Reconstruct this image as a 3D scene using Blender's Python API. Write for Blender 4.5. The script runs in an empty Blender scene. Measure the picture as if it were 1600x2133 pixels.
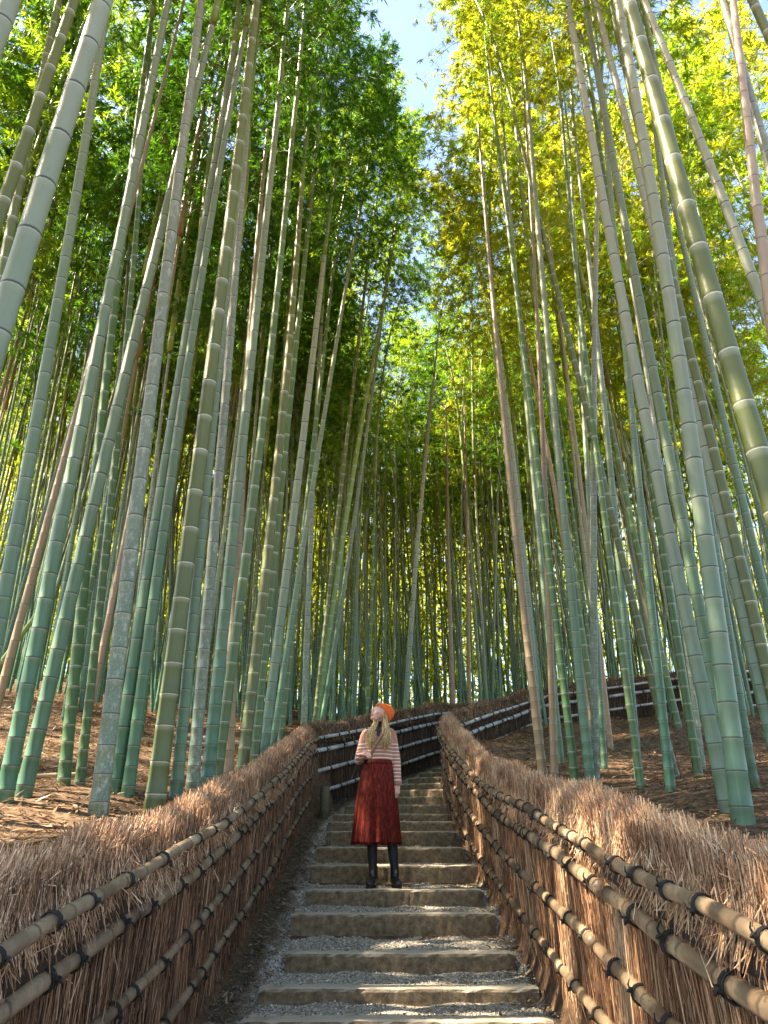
import bpy, bmesh, math, random
import numpy as np
from mathutils import Vector, Matrix

random.seed(7)
RNG = np.random.default_rng(11)
SC = bpy.context.scene
COL = SC.collection
EYE = 1.45            # camera height above the path where the photographer stands

# ------------------------------------------------------------------ camera
cam_d = bpy.data.cameras.new('camera')
cam = bpy.data.objects.new('camera', cam_d)
COL.objects.link(cam)
cam.location = (0, 0, EYE)
cam.rotation_euler = (math.radians(90 + 23.36), 0, 0)
cam_d.sensor_fit = 'VERTICAL'
cam_d.sensor_height = 36.0
cam_d.lens = 26.0
cam_d.clip_start = 0.05
cam_d.clip_end = 2000
SC.camera = cam

# ------------------------------------------------------------------ light
SUN_DIR = Vector((-0.62, -0.04, 0.78)).normalized()     # towards the sun
SUN_EL = math.asin(SUN_DIR.z)
SUN_ROT = math.atan2(SUN_DIR.x, SUN_DIR.y)
world = bpy.data.worlds.new('World')
SC.world = world
world.use_nodes = True
wn = world.node_tree
wn.nodes.clear()
sky = wn.nodes.new('ShaderNodeTexSky')
sky.sky_type = 'NISHITA'
sky.sun_disc = False
sky.sun_elevation = SUN_EL
sky.sun_rotation = SUN_ROT
sky.air_density = 1.0
sky.dust_density = 0.7
sky.ozone_density = 1.0
bg = wn.nodes.new('ShaderNodeBackground')
bg.inputs['Strength'].default_value = 0.095
wo = wn.nodes.new('ShaderNodeOutputWorld')
wn.links.new(sky.outputs[0], bg.inputs[0])
wn.links.new(bg.outputs[0], wo.inputs[0])

sun_d = bpy.data.lights.new('sun', 'SUN')
sun_d.energy = 5.0
sun_d.angle = math.radians(0.53)
sun_d.color = (1.0, 0.93, 0.80)
sun = bpy.data.objects.new('sun', sun_d)
COL.objects.link(sun)
sun.location = (-20, -8, 30)
sun.rotation_euler = (-SUN_DIR).to_track_quat('-Z', 'Y').to_euler()

SC.view_settings.view_transform = 'Standard'
SC.view_settings.look = 'None'
SC.view_settings.gamma = 1.0
SC.view_settings.exposure = 2.8
SC.view_settings.use_white_balance = True      # the phone's shade setting
SC.view_settings.white_balance_temperature = 7300
SC.view_settings.use_curve_mapping = False

cy = SC.cycles
cy.max_bounces = 7
cy.diffuse_bounces = 3
cy.glossy_bounces = 2
cy.transmission_bounces = 5
cy.transparent_max_bounces = 4
cy.caustics_reflective = False
cy.caustics_refractive = False
cy.use_adaptive_sampling = True
cy.adaptive_threshold = 0.015
cy.sample_clamp_indirect = 4.0
try:
    cy.use_denoising = True
    cy.denoiser = 'OPENIMAGEDENOISE'
    cy.denoising_input_passes = 'RGB_ALBEDO_NORMAL'
    cy.denoising_prefilter = 'NONE'
except Exception:
    pass

# ------------------------------------------------------------------ helpers
def tag(o, label=None, cat=None, group=None, kind=None):
    if label: o['label'] = label
    if cat: o['category'] = cat
    if group: o['group'] = group
    if kind: o['kind'] = kind
    return o

def empty(name, loc, parent=None):
    o = bpy.data.objects.new(name, None)
    o.empty_display_size = 0.1
    COL.objects.link(o)
    o.location = loc
    if parent: o.parent = parent
    return o

def link(name, me, mat=None, parent=None, kind=None):
    o = bpy.data.objects.new(name, me)
    COL.objects.link(o)
    if mat is not None and not me.materials:
        me.materials.append(mat)
    if parent is not None: o.parent = parent
    if kind: o['kind'] = kind
    return o

def mesh_np(name, verts, loops, starts, totals, attrs=None, smooth=True):
    """mesh from flat numpy arrays; attrs = {name: per-vertex float array}"""
    me = bpy.data.meshes.new(name)
    me.vertices.add(len(verts))
    me.vertices.foreach_set('co', np.asarray(verts, np.float32).ravel())
    me.loops.add(len(loops))
    me.loops.foreach_set('vertex_index', np.asarray(loops, np.int32).ravel())
    me.polygons.add(len(starts))
    me.polygons.foreach_set('loop_start', np.asarray(starts, np.int32))
    try:
        me.polygons.foreach_set('loop_total', np.asarray(totals, np.int32))
    except Exception:
        pass
    for k, a in (attrs or {}).items():
        at = me.attributes.new(k, 'FLOAT', 'POINT')
        at.data.foreach_set('value', np.asarray(a, np.float32))
    me.update(calc_edges=True)
    me.validate()
    me.polygons.foreach_set('use_smooth', np.full(len(me.polygons), smooth))
    return me

def quads_mesh(name, verts, quads, attrs=None, smooth=True):
    quads = np.asarray(quads, np.int32)
    n = len(quads)
    return mesh_np(name, verts, quads.ravel(), np.arange(n) * 4, np.full(n, 4), attrs, smooth)

def rot_frame(d):
    """two unit vectors perpendicular to each direction in d (n,3)"""
    ref = np.where(np.abs(d[:, 2:3]) < 0.9, np.array([[0, 0, 1.0]]), np.array([[1.0, 0, 0]]))
    a = np.cross(d, ref)
    a /= np.linalg.norm(a, axis=1, keepdims=True) + 1e-9
    return a, np.cross(d, a)

def unit(v):
    return v / (np.linalg.norm(v, axis=-1, keepdims=True) + 1e-9)

def prisms(p0, p1, r0, r1, tone=None, sides=3):
    """tapered little prisms with pointed far cap left open -> verts, quads, tone"""
    n = len(p0)
    d = unit(p1 - p0)
    a, b = rot_frame(d)
    ph = RNG.uniform(0, 6.28, n)
    V = np.zeros((n, sides * 2, 3))
    for k in range(sides):
        an = ph + 6.28318 * k / sides
        off = a * np.cos(an)[:, None] + b * np.sin(an)[:, None]
        V[:, k] = p0 + off * np.asarray(r0).reshape(-1, 1)
        V[:, sides + k] = p1 + off * np.asarray(r1).reshape(-1, 1)
    base = (np.arange(n) * sides * 2)[:, None]
    Q = np.concatenate([base + np.array([[k, (k + 1) % sides, sides + (k + 1) % sides, sides + k]])
                        for k in range(sides)], 0)
    T = None if tone is None else np.repeat(tone, sides * 2)
    return V.reshape(-1, 3), Q, T

def leaf_quads(p, d, nrm, L, W, tone):
    """slender folded rhombic leaves"""
    n = len(p)
    s = unit(np.cross(d, nrm))
    u = np.cross(s, d)
    L = np.asarray(L).reshape(-1, 1); W = np.asarray(W).reshape(-1, 1)
    V = np.zeros((n, 4, 3))
    V[:, 0] = p
    V[:, 1] = p + d * L * 0.38 + s * W * 0.5 + u * W * 0.18
    V[:, 2] = p + d * L - u * L * 0.06
    V[:, 3] = p + d * L * 0.38 - s * W * 0.5 + u * W * 0.18
    Q = (np.arange(n) * 4)[:, None] + np.array([[0, 1, 2, 3]])
    return V.reshape(-1, 3), Q, np.repeat(tone, 4)

def join_geo(parts):
    vs, qs, ts, off = [], [], [], 0
    for v, q, t in parts:
        vs.append(v); qs.append(q + off); ts.append(t); off += len(v)
    return np.concatenate(vs), np.concatenate(qs), np.concatenate(ts)

def tube(path, radii, sides=10, cap=True, ell=None, frames=None):
    """closed tube through path points (n,3). ell: optional (n,2) radius pair -> verts, faces list"""
    path = np.asarray(path, float); n = len(path)
    tan = np.gradient(path, axis=0); tan = unit(tan)
    if frames is None:
        a = np.cross(tan[0], [0, 0, 1.0]) if abs(tan[0][2]) < .9 else np.cross(tan[0], [0, -1.0, 0])
        a /= np.linalg.norm(a)
        A = []
        for t in tan:
            a = a - t * np.dot(a, t); a = a / np.linalg.norm(a); A.append(a)
        A = np.array(A)
    else:
        A = np.asarray(frames, float); A = unit(A - tan * np.sum(A * tan, 1, keepdims=True))
    B = np.cross(tan, A)
    rr = np.asarray(ell, float) if ell is not None else np.stack([radii, radii], 1)
    an = np.arange(sides) * 2 * math.pi / sides
    V = path[:, None] + A[:, None] * (np.cos(an)[None, :, None] * rr[:, 0, None, None]) \
        + B[:, None] * (np.sin(an)[None, :, None] * rr[:, 1, None, None])
    V = V.reshape(-1, 3)
    F = []
    for i in range(n - 1):
        for k in range(sides):
            k2 = (k + 1) % sides
            F.append((i * sides + k, i * sides + k2, (i + 1) * sides + k2, (i + 1) * sides + k))
    if cap:
        F.append(tuple(range(sides))[::-1]); F.append(tuple((n - 1) * sides + k for k in range(sides)))
    return V, F

def pymesh(name, V, F, attrs=None, smooth=True):
    me = bpy.data.meshes.new(name)
    me.from_pydata([tuple(v) for v in V], [], [tuple(int(i) for i in f) for f in F])
    for k, a in (attrs or {}).items():
        at = me.attributes.new(k, 'FLOAT', 'POINT'); at.data.foreach_set('value', np.asarray(a, np.float32))
    me.update()
    if smooth: me.polygons.foreach_set('use_smooth', np.ones(len(me.polygons), bool))
    return me

def merge(parts):
    V, F, off = [], [], 0
    for v, f in parts:
        V.append(np.asarray(v)); F += [tuple(i + off for i in ff) for ff in f]; off += len(v)
    return np.concatenate(V), F

def noise1(x, seed=0):
    return (np.sin(x * 1.7 + seed) + np.sin(x * 3.9 + seed * 2.3) * .5 + np.sin(x * 8.3 + seed * 4.1) * .25) / 1.75

# ------------------------------------------------------------------ materials
class NT:
    def __init__(self, name):
        self.m = bpy.data.materials.new(name)
        self.m.use_nodes = True
        self.t = self.m.node_tree
        self.t.nodes.clear()
        self.out = self.n('ShaderNodeOutputMaterial')
    def n(self, typ, **kw):
        nd = self.t.nodes.new(typ)
        for k, v in kw.items(): setattr(nd, k, v)
        return nd
    def l(self, a, b): self.t.links.new(a, b)
    def attr(self, name):
        return self.n('ShaderNodeAttribute', attribute_name=name).outputs['Fac']
    def math(self, op, a, b=None, c=None):
        nd = self.n('ShaderNodeMath', operation=op)
        for i, v in enumerate((a, b, c)):
            if v is None: continue
            if isinstance(v, (int, float)): nd.inputs[i].default_value = v
            else: self.l(v, nd.inputs[i])
        return nd.outputs[0]
    def ramp(self, fac, stops):
        nd = self.n('ShaderNodeValToRGB')
        e = nd.color_ramp.elements
        while len(e) < len(stops): e.new(0.5)
        for el, (p, c) in zip(e, stops):
            el.position = p; el.color = (*c, 1)
        self.l(fac, nd.inputs[0])
        return nd.outputs[0]
    def mix(self, fac, a, b, mode='MIX'):
        nd = self.n('ShaderNodeMix', data_type='RGBA', blend_type=mode)
        for sock, v in ((nd.inputs[0], fac), (nd.inputs[6], a), (nd.inputs[7], b)):
            if isinstance(v, (int, float)): sock.default_value = v
            elif isinstance(v, tuple): sock.default_value = (*v, 1)
            else: self.l(v, sock)
        return nd.outputs[2]
    def noise(self, scale, detail=3, rough=.55, vec=None, stretch=None):
        if vec is None: vec = self.n('ShaderNodeTexCoord').outputs['Object']
        if stretch:
            mp = self.n('ShaderNodeMapping'); mp.inputs['Scale'].default_value = stretch
            self.l(vec, mp.inputs['Vector']); vec = mp.outputs[0]
        nd = self.n('ShaderNodeTexNoise')
        nd.inputs['Scale'].default_value = scale
        nd.inputs['Detail'].default_value = detail
        nd.inputs['Roughness'].default_value = rough
        self.l(vec, nd.inputs['Vector'])
        return nd.outputs[0]
    def bump(self, h, strength, dist=.01):
        nd = self.n('ShaderNodeBump')
        nd.inputs['Strength'].default_value = strength; nd.inputs['Distance'].default_value = dist
        self.l(h, nd.inputs['Height'])
        return nd.outputs[0]
    def bsdf(self, color, rough=.6, normal=None, spec=.5, sheen=0.):
        nd = self.n('ShaderNodeBsdfPrincipled')
        for key, v in (('Base Color', color), ('Roughness', rough)):
            if isinstance(v, (int, float)): nd.inputs[key].default_value = v
            elif isinstance(v, tuple): nd.inputs[key].default_value = (*v, 1)
            else: self.l(v, nd.inputs[key])
        nd.inputs['Specular IOR Level'].default_value = spec
        if sheen: nd.inputs['Sheen Weight'].default_value = sheen
        if normal is not None: self.l(normal, nd.inputs['Normal'])
        return nd.outputs[0]
    def done(self, surf):
        self.l(surf, self.out.inputs['Surface'])
        return self.m

def objrand(nt):
    return nt.n('ShaderNodeObjectInfo').outputs['Random']

def culm_mat(name, low, high, ring_dark, ring_pale, mottled=0.0, rough=.40):
    nt = NT(name)
    h = nt.attr('along'); nd = nt.attr('node')
    fr = nt.math('FRACT', nd)
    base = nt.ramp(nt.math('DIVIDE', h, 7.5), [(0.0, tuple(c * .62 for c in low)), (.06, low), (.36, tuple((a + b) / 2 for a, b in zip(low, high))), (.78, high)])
    # waxy streaks and patches
    n1 = nt.noise(3.0, 4, .6, stretch=(1, 1, .28))
    base = nt.mix(nt.ramp(n1, [(.38, (0, 0, 0)), (.66, (1, 1, 1))]), base, nt.mix(.22, base, tuple(min(1, c * 1.3 + .06) for c in (high[0] * .7, high[1], high[2]))))
    n2 = nt.noise(38, 3, .6, stretch=(1, 1, .12))
    base = nt.mix(nt.math('MULTIPLY', n2, .35), base, nt.mix(.6, base, (.10, .12, .05)))
    r = objrand(nt)
    base = nt.mix(nt.math('MULTIPLY', r, .45), base, nt.mix(.40, base, (.17, .14, .075)))
    base = nt.mix(nt.math('MULTIPLY', nt.math('FRACT', nt.math('MULTIPLY', r, 7.3)), .35), base, nt.mix(.5, base, (.05, .13, .03)))
    mould = nt.ramp(nt.noise(5.5, 6, .78, stretch=(1, 1, .35)), [(.56, (0, 0, 0)), (.70, (1, 1, 1))])
    base = nt.mix(nt.math('MULTIPLY', mould, .5), base, nt.mix(.6, base, (.045, .042, .026)))
    streak = nt.ramp(nt.noise(26, 3, .6, stretch=(1, 1, .03)), [(.58, (0, 0, 0)), (.68, (1, 1, 1))])
    base = nt.mix(nt.math('MULTIPLY', streak, .35), base, nt.mix(.3, base, tuple(min(1, c * 1.3 + .05) for c in high)))
    if mottled:
        n3 = nt.noise(85, 3, .8)
        base = nt.mix(nt.math('MULTIPLY', nt.ramp(n3, [(.50, (0, 0, 0)), (.60, (1, 1, 1))]), mottled), base, (.30, .25, .17))
        n4 = nt.noise(24, 5, .75, stretch=(1, 1, .5))
        base = nt.mix(nt.math('MULTIPLY', nt.ramp(n4, [(.52, (0, 0, 0)), (.66, (1, 1, 1))]), mottled), base, (.50, .52, .46))
    # internodes differ a little in tone
    wv = nt.n('ShaderNodeTexWhiteNoise', noise_dimensions='1D')
    nt.l(nt.math('FLOOR', nd), wv.inputs['W'])
    base = nt.mix(nt.math('MULTIPLY', wv.outputs[0], .28), base, nt.mix(.18, base, tuple(min(1, c * 1.15 + .02) for c in high)))
    # pale bloom below each node, dark scar at the node
    bloom = nt.ramp(fr, [(.80, (0, 0, 0)), (.955, (1, 1, 1)), (.962, (0, 0, 0))])
    base = nt.mix(nt.math('MULTIPLY', bloom, nt.math('MULTIPLY', n1, ring_pale * .55)), base, (.60, .62, .52))
    pale = nt.ramp(fr, [(.952, (0, 0, 0)), (.958, (1, 1, 1)), (.970, (1, 1, 1)), (.977, (0, 0, 0))])
    base = nt.mix(nt.math('MULTIPLY', pale, nt.math('MULTIPLY', nt.math('ADD', n2, .35), ring_pale)), base, (.68, .62, .48))
    dark = nt.ramp(fr, [(.0, (1, 1, 1)), (.012, (1, 1, 1)), (.03, (0, 0, 0)), (.972, (0, 0, 0)), (.984, (1, 1, 1))])
    base = nt.mix(nt.math('MULTIPLY', dark, ring_dark), base, (.035, .030, .022))
    rg = nt.math('ADD', nt.math('MULTIPLY', n1, .25), rough - .1)
    return nt.done(nt.bsdf(base, rg, nt.bump(nt.math('ADD', n2, nt.math('MULTIPLY', nt.noise(120, 3, .7), .5)), .22, .004), .45))

M = {}
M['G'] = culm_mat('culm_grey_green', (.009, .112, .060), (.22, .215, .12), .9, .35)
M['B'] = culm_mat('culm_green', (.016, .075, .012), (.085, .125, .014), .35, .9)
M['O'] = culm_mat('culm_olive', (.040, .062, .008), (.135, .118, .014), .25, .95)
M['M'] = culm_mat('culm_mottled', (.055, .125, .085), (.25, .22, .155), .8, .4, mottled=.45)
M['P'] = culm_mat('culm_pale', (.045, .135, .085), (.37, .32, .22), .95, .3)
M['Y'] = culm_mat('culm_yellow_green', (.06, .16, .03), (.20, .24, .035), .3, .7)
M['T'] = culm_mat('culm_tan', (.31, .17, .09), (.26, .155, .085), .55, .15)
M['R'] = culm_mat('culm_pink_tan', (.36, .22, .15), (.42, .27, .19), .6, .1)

def leaf_mat(name, c0, c1, c2, trans, tb=1.4):
    nt = NT(name)
    t = nt.attr('tone')
    r = objrand(nt)
    col = nt.ramp(t, [(0, c0), (.55, c1), (1, c2)])
    col = nt.mix(nt.math('MULTIPLY', r, .4), col, nt.mix(.5, col, c2))
    d = nt.bsdf(col, .45, None, .35)
    tr = nt.n('ShaderNodeBsdfTranslucent')
    nt.l(nt.mix(.5, col, tuple(min(1, c * tb) for c in c2)), tr.inputs['Color'])
    ms = nt.n('ShaderNodeMixShader'); ms.inputs[0].default_value = trans
    nt.l(d, ms.inputs[1]); nt.l(tr.outputs[0], ms.inputs[2])
    return nt.done(ms.outputs[0])

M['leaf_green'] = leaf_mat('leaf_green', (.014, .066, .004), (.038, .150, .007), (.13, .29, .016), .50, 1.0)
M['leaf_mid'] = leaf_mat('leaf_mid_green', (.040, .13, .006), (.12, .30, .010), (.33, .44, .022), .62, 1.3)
M['leaf_sun_yellow'] = leaf_mat('leaf_sun_yellow_green', (.070, .13, .008), (.235, .31, .014), (.50, .49, .03), .60)  # sunlit yellow of the right-hand crowns put into the leaf colour
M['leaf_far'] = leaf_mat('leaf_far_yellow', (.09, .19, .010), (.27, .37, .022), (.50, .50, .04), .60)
M['leaf_dry'] = leaf_mat('leaf_dry', (.075, .040, .02), (.18, .105, .052), (.38, .26, .15), .1)

def twig_mat(name, stops):
    nt = NT(name)
    t = nt.attr('tone')
    col = nt.ramp(t, stops)
    n = nt.noise(60, 2, .5, stretch=(1, 1, .2))
    col = nt.mix(nt.math('MULTIPLY', n, .4), col, nt.mix(.6, col, (.05, .03, .02)))
    return nt.done(nt.bsdf(col, .7, None, .25))
M['twig_left'] = twig_mat('brushwood_brown', [(0, (.035, .020, .013)), (.35, (.19, .098, .053)), (.7, (.53, .30, .17)), (1, (.84, .61, .41))])
M['twig_right'] = twig_mat('brushwood_russet', [(0, (.08, .036, .018)), (.35, (.28, .14, .072)), (.7, (.56, .32, .18)), (1, (.82, .61, .39))])
M['twig_far'] = twig_mat('brushwood_dark', [(0, (.03, .018, .013)), (.5, (.12, .072, .044)), (.85, (.32, .19, .105)), (1, (.55, .38, .23))])

def plain(name, c0, c1, scale=20, rough=.7, bump=.3, dist=.01, stretch=None, spec=.4, lo=.3, hi=.7):
    nt = NT(name)
    n = nt.noise(scale, 4, .6, stretch=stretch)
    col = nt.ramp(n, [(lo, c0), (hi, c1)])
    return nt.done(nt.bsdf(col, rough, nt.bump(n, bump, dist) if bump else None, spec))
M['backing'] = plain('brush_core', (.022, .013, .009), (.075, .042, .026), 60, .9, .6, .02, (1, 1, .08))
M['rope'] = plain('black_palm_rope', (.010, .009, .008), (.030, .026, .022), 200, .8, .4, .002)
M['post'] = plain('mossy_post', (.06, .065, .03), (.15, .13, .07), 25, .8, .4)

def rail_mat(name, c0, c1, c2):
    nt = NT(name)
    nd = nt.attr('node'); fr = nt.math('FRACT', nd)
    n = nt.noise(5, 4, .6)
    col = nt.ramp(n, [(.38, c0), (.5, c1), (.62, c2)])
    n2 = nt.noise(60, 3, .6)
    n3 = nt.noise(22, 6, .8)
    col = nt.mix(nt.ramp(n3, [(.50, (0, 0, 0)), (.62, (.8, .8, .8))]), col, c0)
    n4 = nt.noise(90, 4, .8)
    col = nt.mix(nt.ramp(n4, [(.60, (0, 0, 0)), (.70, (.7, .7, .7))]), col, (.03, .024, .018))
    col = nt.mix(nt.math('MULTIPLY', n2, .5), col, nt.mix(.5, col, (.06, .045, .035)))
    wv = nt.n('ShaderNodeTexWhiteNoise', noise_dimensions='1D')
    nt.l(nt.math('FLOOR', nd), wv.inputs['W'])
    col = nt.mix(nt.math('MULTIPLY', wv.outputs[0], .5), col, c2)
    ring = nt.ramp(fr, [(.0, (1, 1, 1)), (.03, (0, 0, 0)), (.94, (0, 0, 0)), (.97, (1, 1, 1))])
    col = nt.mix(nt.math('MULTIPLY', ring, .75), col, (.04, .028, .02))
    return nt.done(nt.bsdf(col, .42, nt.bump(n2, .2, .004), .5))
M['rail_left'] = rail_mat('weathered_rail', (.075, .048, .029), (.185, .125, .076), (.31, .225, .145))
M['rail_right'] = rail_mat('brown_rail', (.055, .030, .018), (.15, .085, .048), (.40, .275, .16))
M['rail_far'] = rail_mat('sheen_grey_rail', (.24, .23, .22), (.38, .37, .36), (.55, .54, .53))  # sky sheen on the far rails painted in as pale grey
M['rail_farbrown'] = rail_mat('dull_brown_rail', (.16, .12, .09), (.27, .20, .15), (.36, .29, .22))

# ------------------------------------------------------------------ the lie of the land
CENTER = np.array([(0, -8), (0, 10.8), (.25, 12), (2.3, 16.3), (4.8, 18.3), (7.3, 18.9), (13, 19)], float)
CSEG = np.linalg.norm(np.diff(CENTER, axis=0), axis=1)
CS = np.concatenate([[0], np.cumsum(CSEG)]) - 8.0          # arclength, 0 at the camera
BS = [-8, 0, 2.4, 5, 7.6, 9.5, 11.5, 14, 17, 22, 27]
BZ = [-1.8, -1.42, -1.2, -.93, -.48, -.06, .34, .9, 1.5, 2.2, 2.6]
GY = [-8, 0, 2.4, 5, 7.6, 9.5, 11.5, 14, 16.6, 20, 30, 45, 80]
GZ = [-.9, -.45, -.28, -.01, .42, .84, 1.24, 1.6, 1.9, 2.5, 4.2, 4.6, 3.0]

def center_dist(x, y):
    x = np.asarray(x, float); y = np.asarray(y, float)
    best = np.full(x.shape, 1e9); sarc = np.zeros(x.shape)
    for i in range(len(CENTER) - 1):
        a, b = CENTER[i], CENTER[i + 1]; d = b - a; L2 = d @ d
        t = np.clip(((x - a[0]) * d[0] + (y - a[1]) * d[1]) / L2, 0, 1)
        dist = np.hypot(x - a[0] - t * d[0], y - a[1] - t * d[1])
        m = dist < best
        best = np.where(m, dist, best); sarc = np.where(m, CS[i] + t * CSEG[i], sarc)
    return best, sarc

def path_z(s):
    return np.interp(s, BS, BZ) + EYE

def slope_z(x, y):
    x = np.asarray(x, float); y = np.asarray(y, float)
    z = np.interp(y, GY, GZ)
    z = z + .07 * np.clip(x - 1, 0, 12) + .13 * np.clip(-1 - x, 0, 12)
    z = z + .05 * np.sin(x * 1.3 + y * .7) + .03 * np.sin(x * 2.9 - y * 2.1)
    return z + EYE

def ground_z(x, y):
    d, s = center_dist(x, y)
    k = np.clip((d - 1.02) / .12, 0, 1)
    return (path_z(s) - .16) * (1 - k) + slope_z(x, y) * k

def grid_axis(lo, hi, step, far_lo, far_hi, grow=1.35):
    mid = list(np.arange(lo, hi + 1e-6, step))
    a, st = lo, step
    left = []
    while a > far_lo: st *= grow; a -= st; left.append(a)
    b, st = mid[-1], step
    right = []
    while b < far_hi: st *= grow; b += st; right.append(b)
    return np.array(left[::-1] + mid + right)

gx = grid_axis(-3, 10, .14, -400, 400)
gy = grid_axis(-2, 22, .14, -120, 700)
X, Y = np.meshgrid(gx, gy)
Z = ground_z(X, Y)
nx, ny = len(gx), len(gy)
I = np.arange(nx * ny).reshape(ny, nx)
Q = np.stack([I[:-1, :-1], I[:-1, 1:], I[1:, 1:], I[1:, :-1]], -1).reshape(-1, 4)
nt = NT('leaf_litter_soil')
n1 = nt.noise(14, 5, .7); n2 = nt.noise(1.1, 3, .5)
col = nt.ramp(n1, [(.28, (.030, .016, .010)), (.5, (.10, .057, .032)), (.72, (.23, .145, .085))])
col = nt.mix(nt.math('MULTIPLY', n2, .5), col, nt.mix(.5, col, (.10, .055, .03)))
M['litter'] = nt.done(nt.bsdf(col, .9, nt.bump(n1, .8, .03), .2))
ground = link('ground', quads_mesh('ground', np.stack([X, Y, Z], -1).reshape(-1, 3), Q), M['litter'])
tag(ground, kind='structure')

# ------------------------------------------------------------------ path with steps
STEP_S = [1.55, 2.2, 2.85, 3.5, 4.2, 4.81, 5.3, 5.91, 6.83, 7.57, 8.34, 9.03, 9.81, 10.39, 10.9, 11.57, 12.17, 12.73, 13.3,
          13.9, 14.5, 15.1, 15.7, 16.3, 16.9, 17.5, 18.1, 18.8, 19.5, 20.2]
STEP_Z = [float(path_z(s)) for s in STEP_S]

def tread_z(s):
    s = np.asarray(s, float)
    z = np.full(s.shape, float(path_z(0.6)))
    for a, b in zip(STEP_S, STEP_Z):
        z = np.where(s >= a, b, z)
    low = s < STEP_S[0]
    return np.where(low, path_z(np.minimum(s, .9)), z)

def c_frame(s):
    s = np.asarray(s, float)
    x = np.interp(s, CS, CENTER[:, 0]); y = np.interp(s, CS, CENTER[:, 1])
    e = .5
    dx = np.interp(s + e, CS, CENTER[:, 0]) - np.interp(s - e, CS, CENTER[:, 0])
    dy = np.interp(s + e, CS, CENTER[:, 1]) - np.interp(s - e, CS, CENTER[:, 1])
    L = np.hypot(dx, dy)
    return x, y, dx / L, dy / L

def path_surface(s, u):
    """height of the gravel at arclength s, lateral offset u (right positive)"""
    st = tread_z(s - .06) - .012
    sm = path_z(s) - .07 + .05 * np.clip((-.80 - u) / .25, 0, 1)
    k = np.clip((u + .86) / .12, 0, 1)
    k2 = np.clip((.98 - u) / .06, 0, 1)
    z = sm * (1 - k) + st * k
    z = z * k2 + (path_z(s) - .03) * (1 - k2)
    return z + .008 * np.sin(s * 9 + u * 7) + .006 * np.sin(s * 23 - u * 17)

ss = np.concatenate([np.arange(-8, 1.4, .3), np.arange(1.4, 12, .03), np.arange(12, 24, .06)])
uu = np.arange(-1.12, 1.1201, .04)
S, U = np.meshgrid(ss, uu, indexing='ij')
cx, cyy, tx, ty = c_frame(S)
PX = cx + ty * U; PY = cyy - tx * U
PZ = path_surface(S, U)
n_s, n_u = S.shape
I = np.arange(n_s * n_u).reshape(n_s, n_u)
Q = np.stack([I[:-1, :-1], I[:-1, 1:], I[1:, 1:], I[1:, :-1]], -1).reshape(-1, 4)
nt = NT('fine_gravel')
vo = nt.n('ShaderNodeTexVoronoi'); vo.inputs['Scale'].default_value = 95
nt.l(nt.n('ShaderNodeTexCoord').outputs['Object'], vo.inputs['Vector'])
rgb = nt.n('ShaderNodeSeparateColor'); nt.l(vo.outputs['Color'], rgb.inputs[0])
col = nt.ramp(rgb.outputs[0], [(0, (.13, .108, .082)), (.6, (.37, .32, .255)), (1, (.62, .56, .47))])
big = nt.noise(1.6, 4, .6)
col = nt.mix(nt.ramp(big, [(.50, (0, 0, 0)), (.70, (.55, .55, .55))]), col, (.10, .075, .045))
soil = nt.ramp(nt.noise(22, 5, .7), [(.3, (.030, .020, .011)), (.55, (.09, .062, .036)), (.75, (.19, .14, .085))])
kk = nt.math('ADD', nt.attr('trod'), nt.math('MULTIPLY', nt.math('SUBTRACT', nt.noise(7, 4, .7), .5), 1.3))
col = nt.mix(nt.ramp(kk, [(.25, (0, 0, 0)), (.7, (1, 1, 1))]), soil, col)
M['gravel'] = nt.done(nt.bsdf(col, .85, nt.bump(vo.outputs['Distance'], .9, .012), .3))
path = link('path', quads_mesh('path', np.stack([PX, PY, PZ], -1).reshape(-1, 3), Q, {'trod': (np.clip((U + .93) / .22, 0, 1) * np.clip((1.0 - U) / .14, 0, 1)).ravel()}, smooth=True), M['gravel'])
tag(path, kind='structure')

# step edgings: long cast blocks with worn, uneven edges
nt = NT('worn_step_block')
n1 = nt.noise(17, 8, .72); n2 = nt.noise(75, 4, .75)
col = nt.ramp(n1, [(.30, (.085, .054, .026)), (.5, (.25, .175, .098)), (.70, (.45, .335, .205))])
col = nt.mix(nt.math('MULTIPLY', n2, .55), col, nt.mix(.75, col, (.02, .015, .009)))
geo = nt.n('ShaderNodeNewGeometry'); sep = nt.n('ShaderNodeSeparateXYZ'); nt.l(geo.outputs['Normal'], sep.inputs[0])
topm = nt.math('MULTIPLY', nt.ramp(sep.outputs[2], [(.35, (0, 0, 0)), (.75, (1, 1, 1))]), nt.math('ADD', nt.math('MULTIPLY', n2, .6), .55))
col = nt.mix(topm, col, (.50, .43, .33))            # upward faces paler than the risers
n3 = nt.noise(3.2, 3, .5)
moss = nt.ramp(n3, [(.60, (0, 0, 0)), (.72, (1, 1, 1))])
col = nt.mix(nt.math('MULTIPLY', moss, .45), col, (.055, .062, .022))
M['step'] = nt.done(nt.bsdf(col, .85, nt.bump(nt.math('ADD', n1, nt.math('MULTIPLY', n2, .5)), .7, .02), .3))

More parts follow.
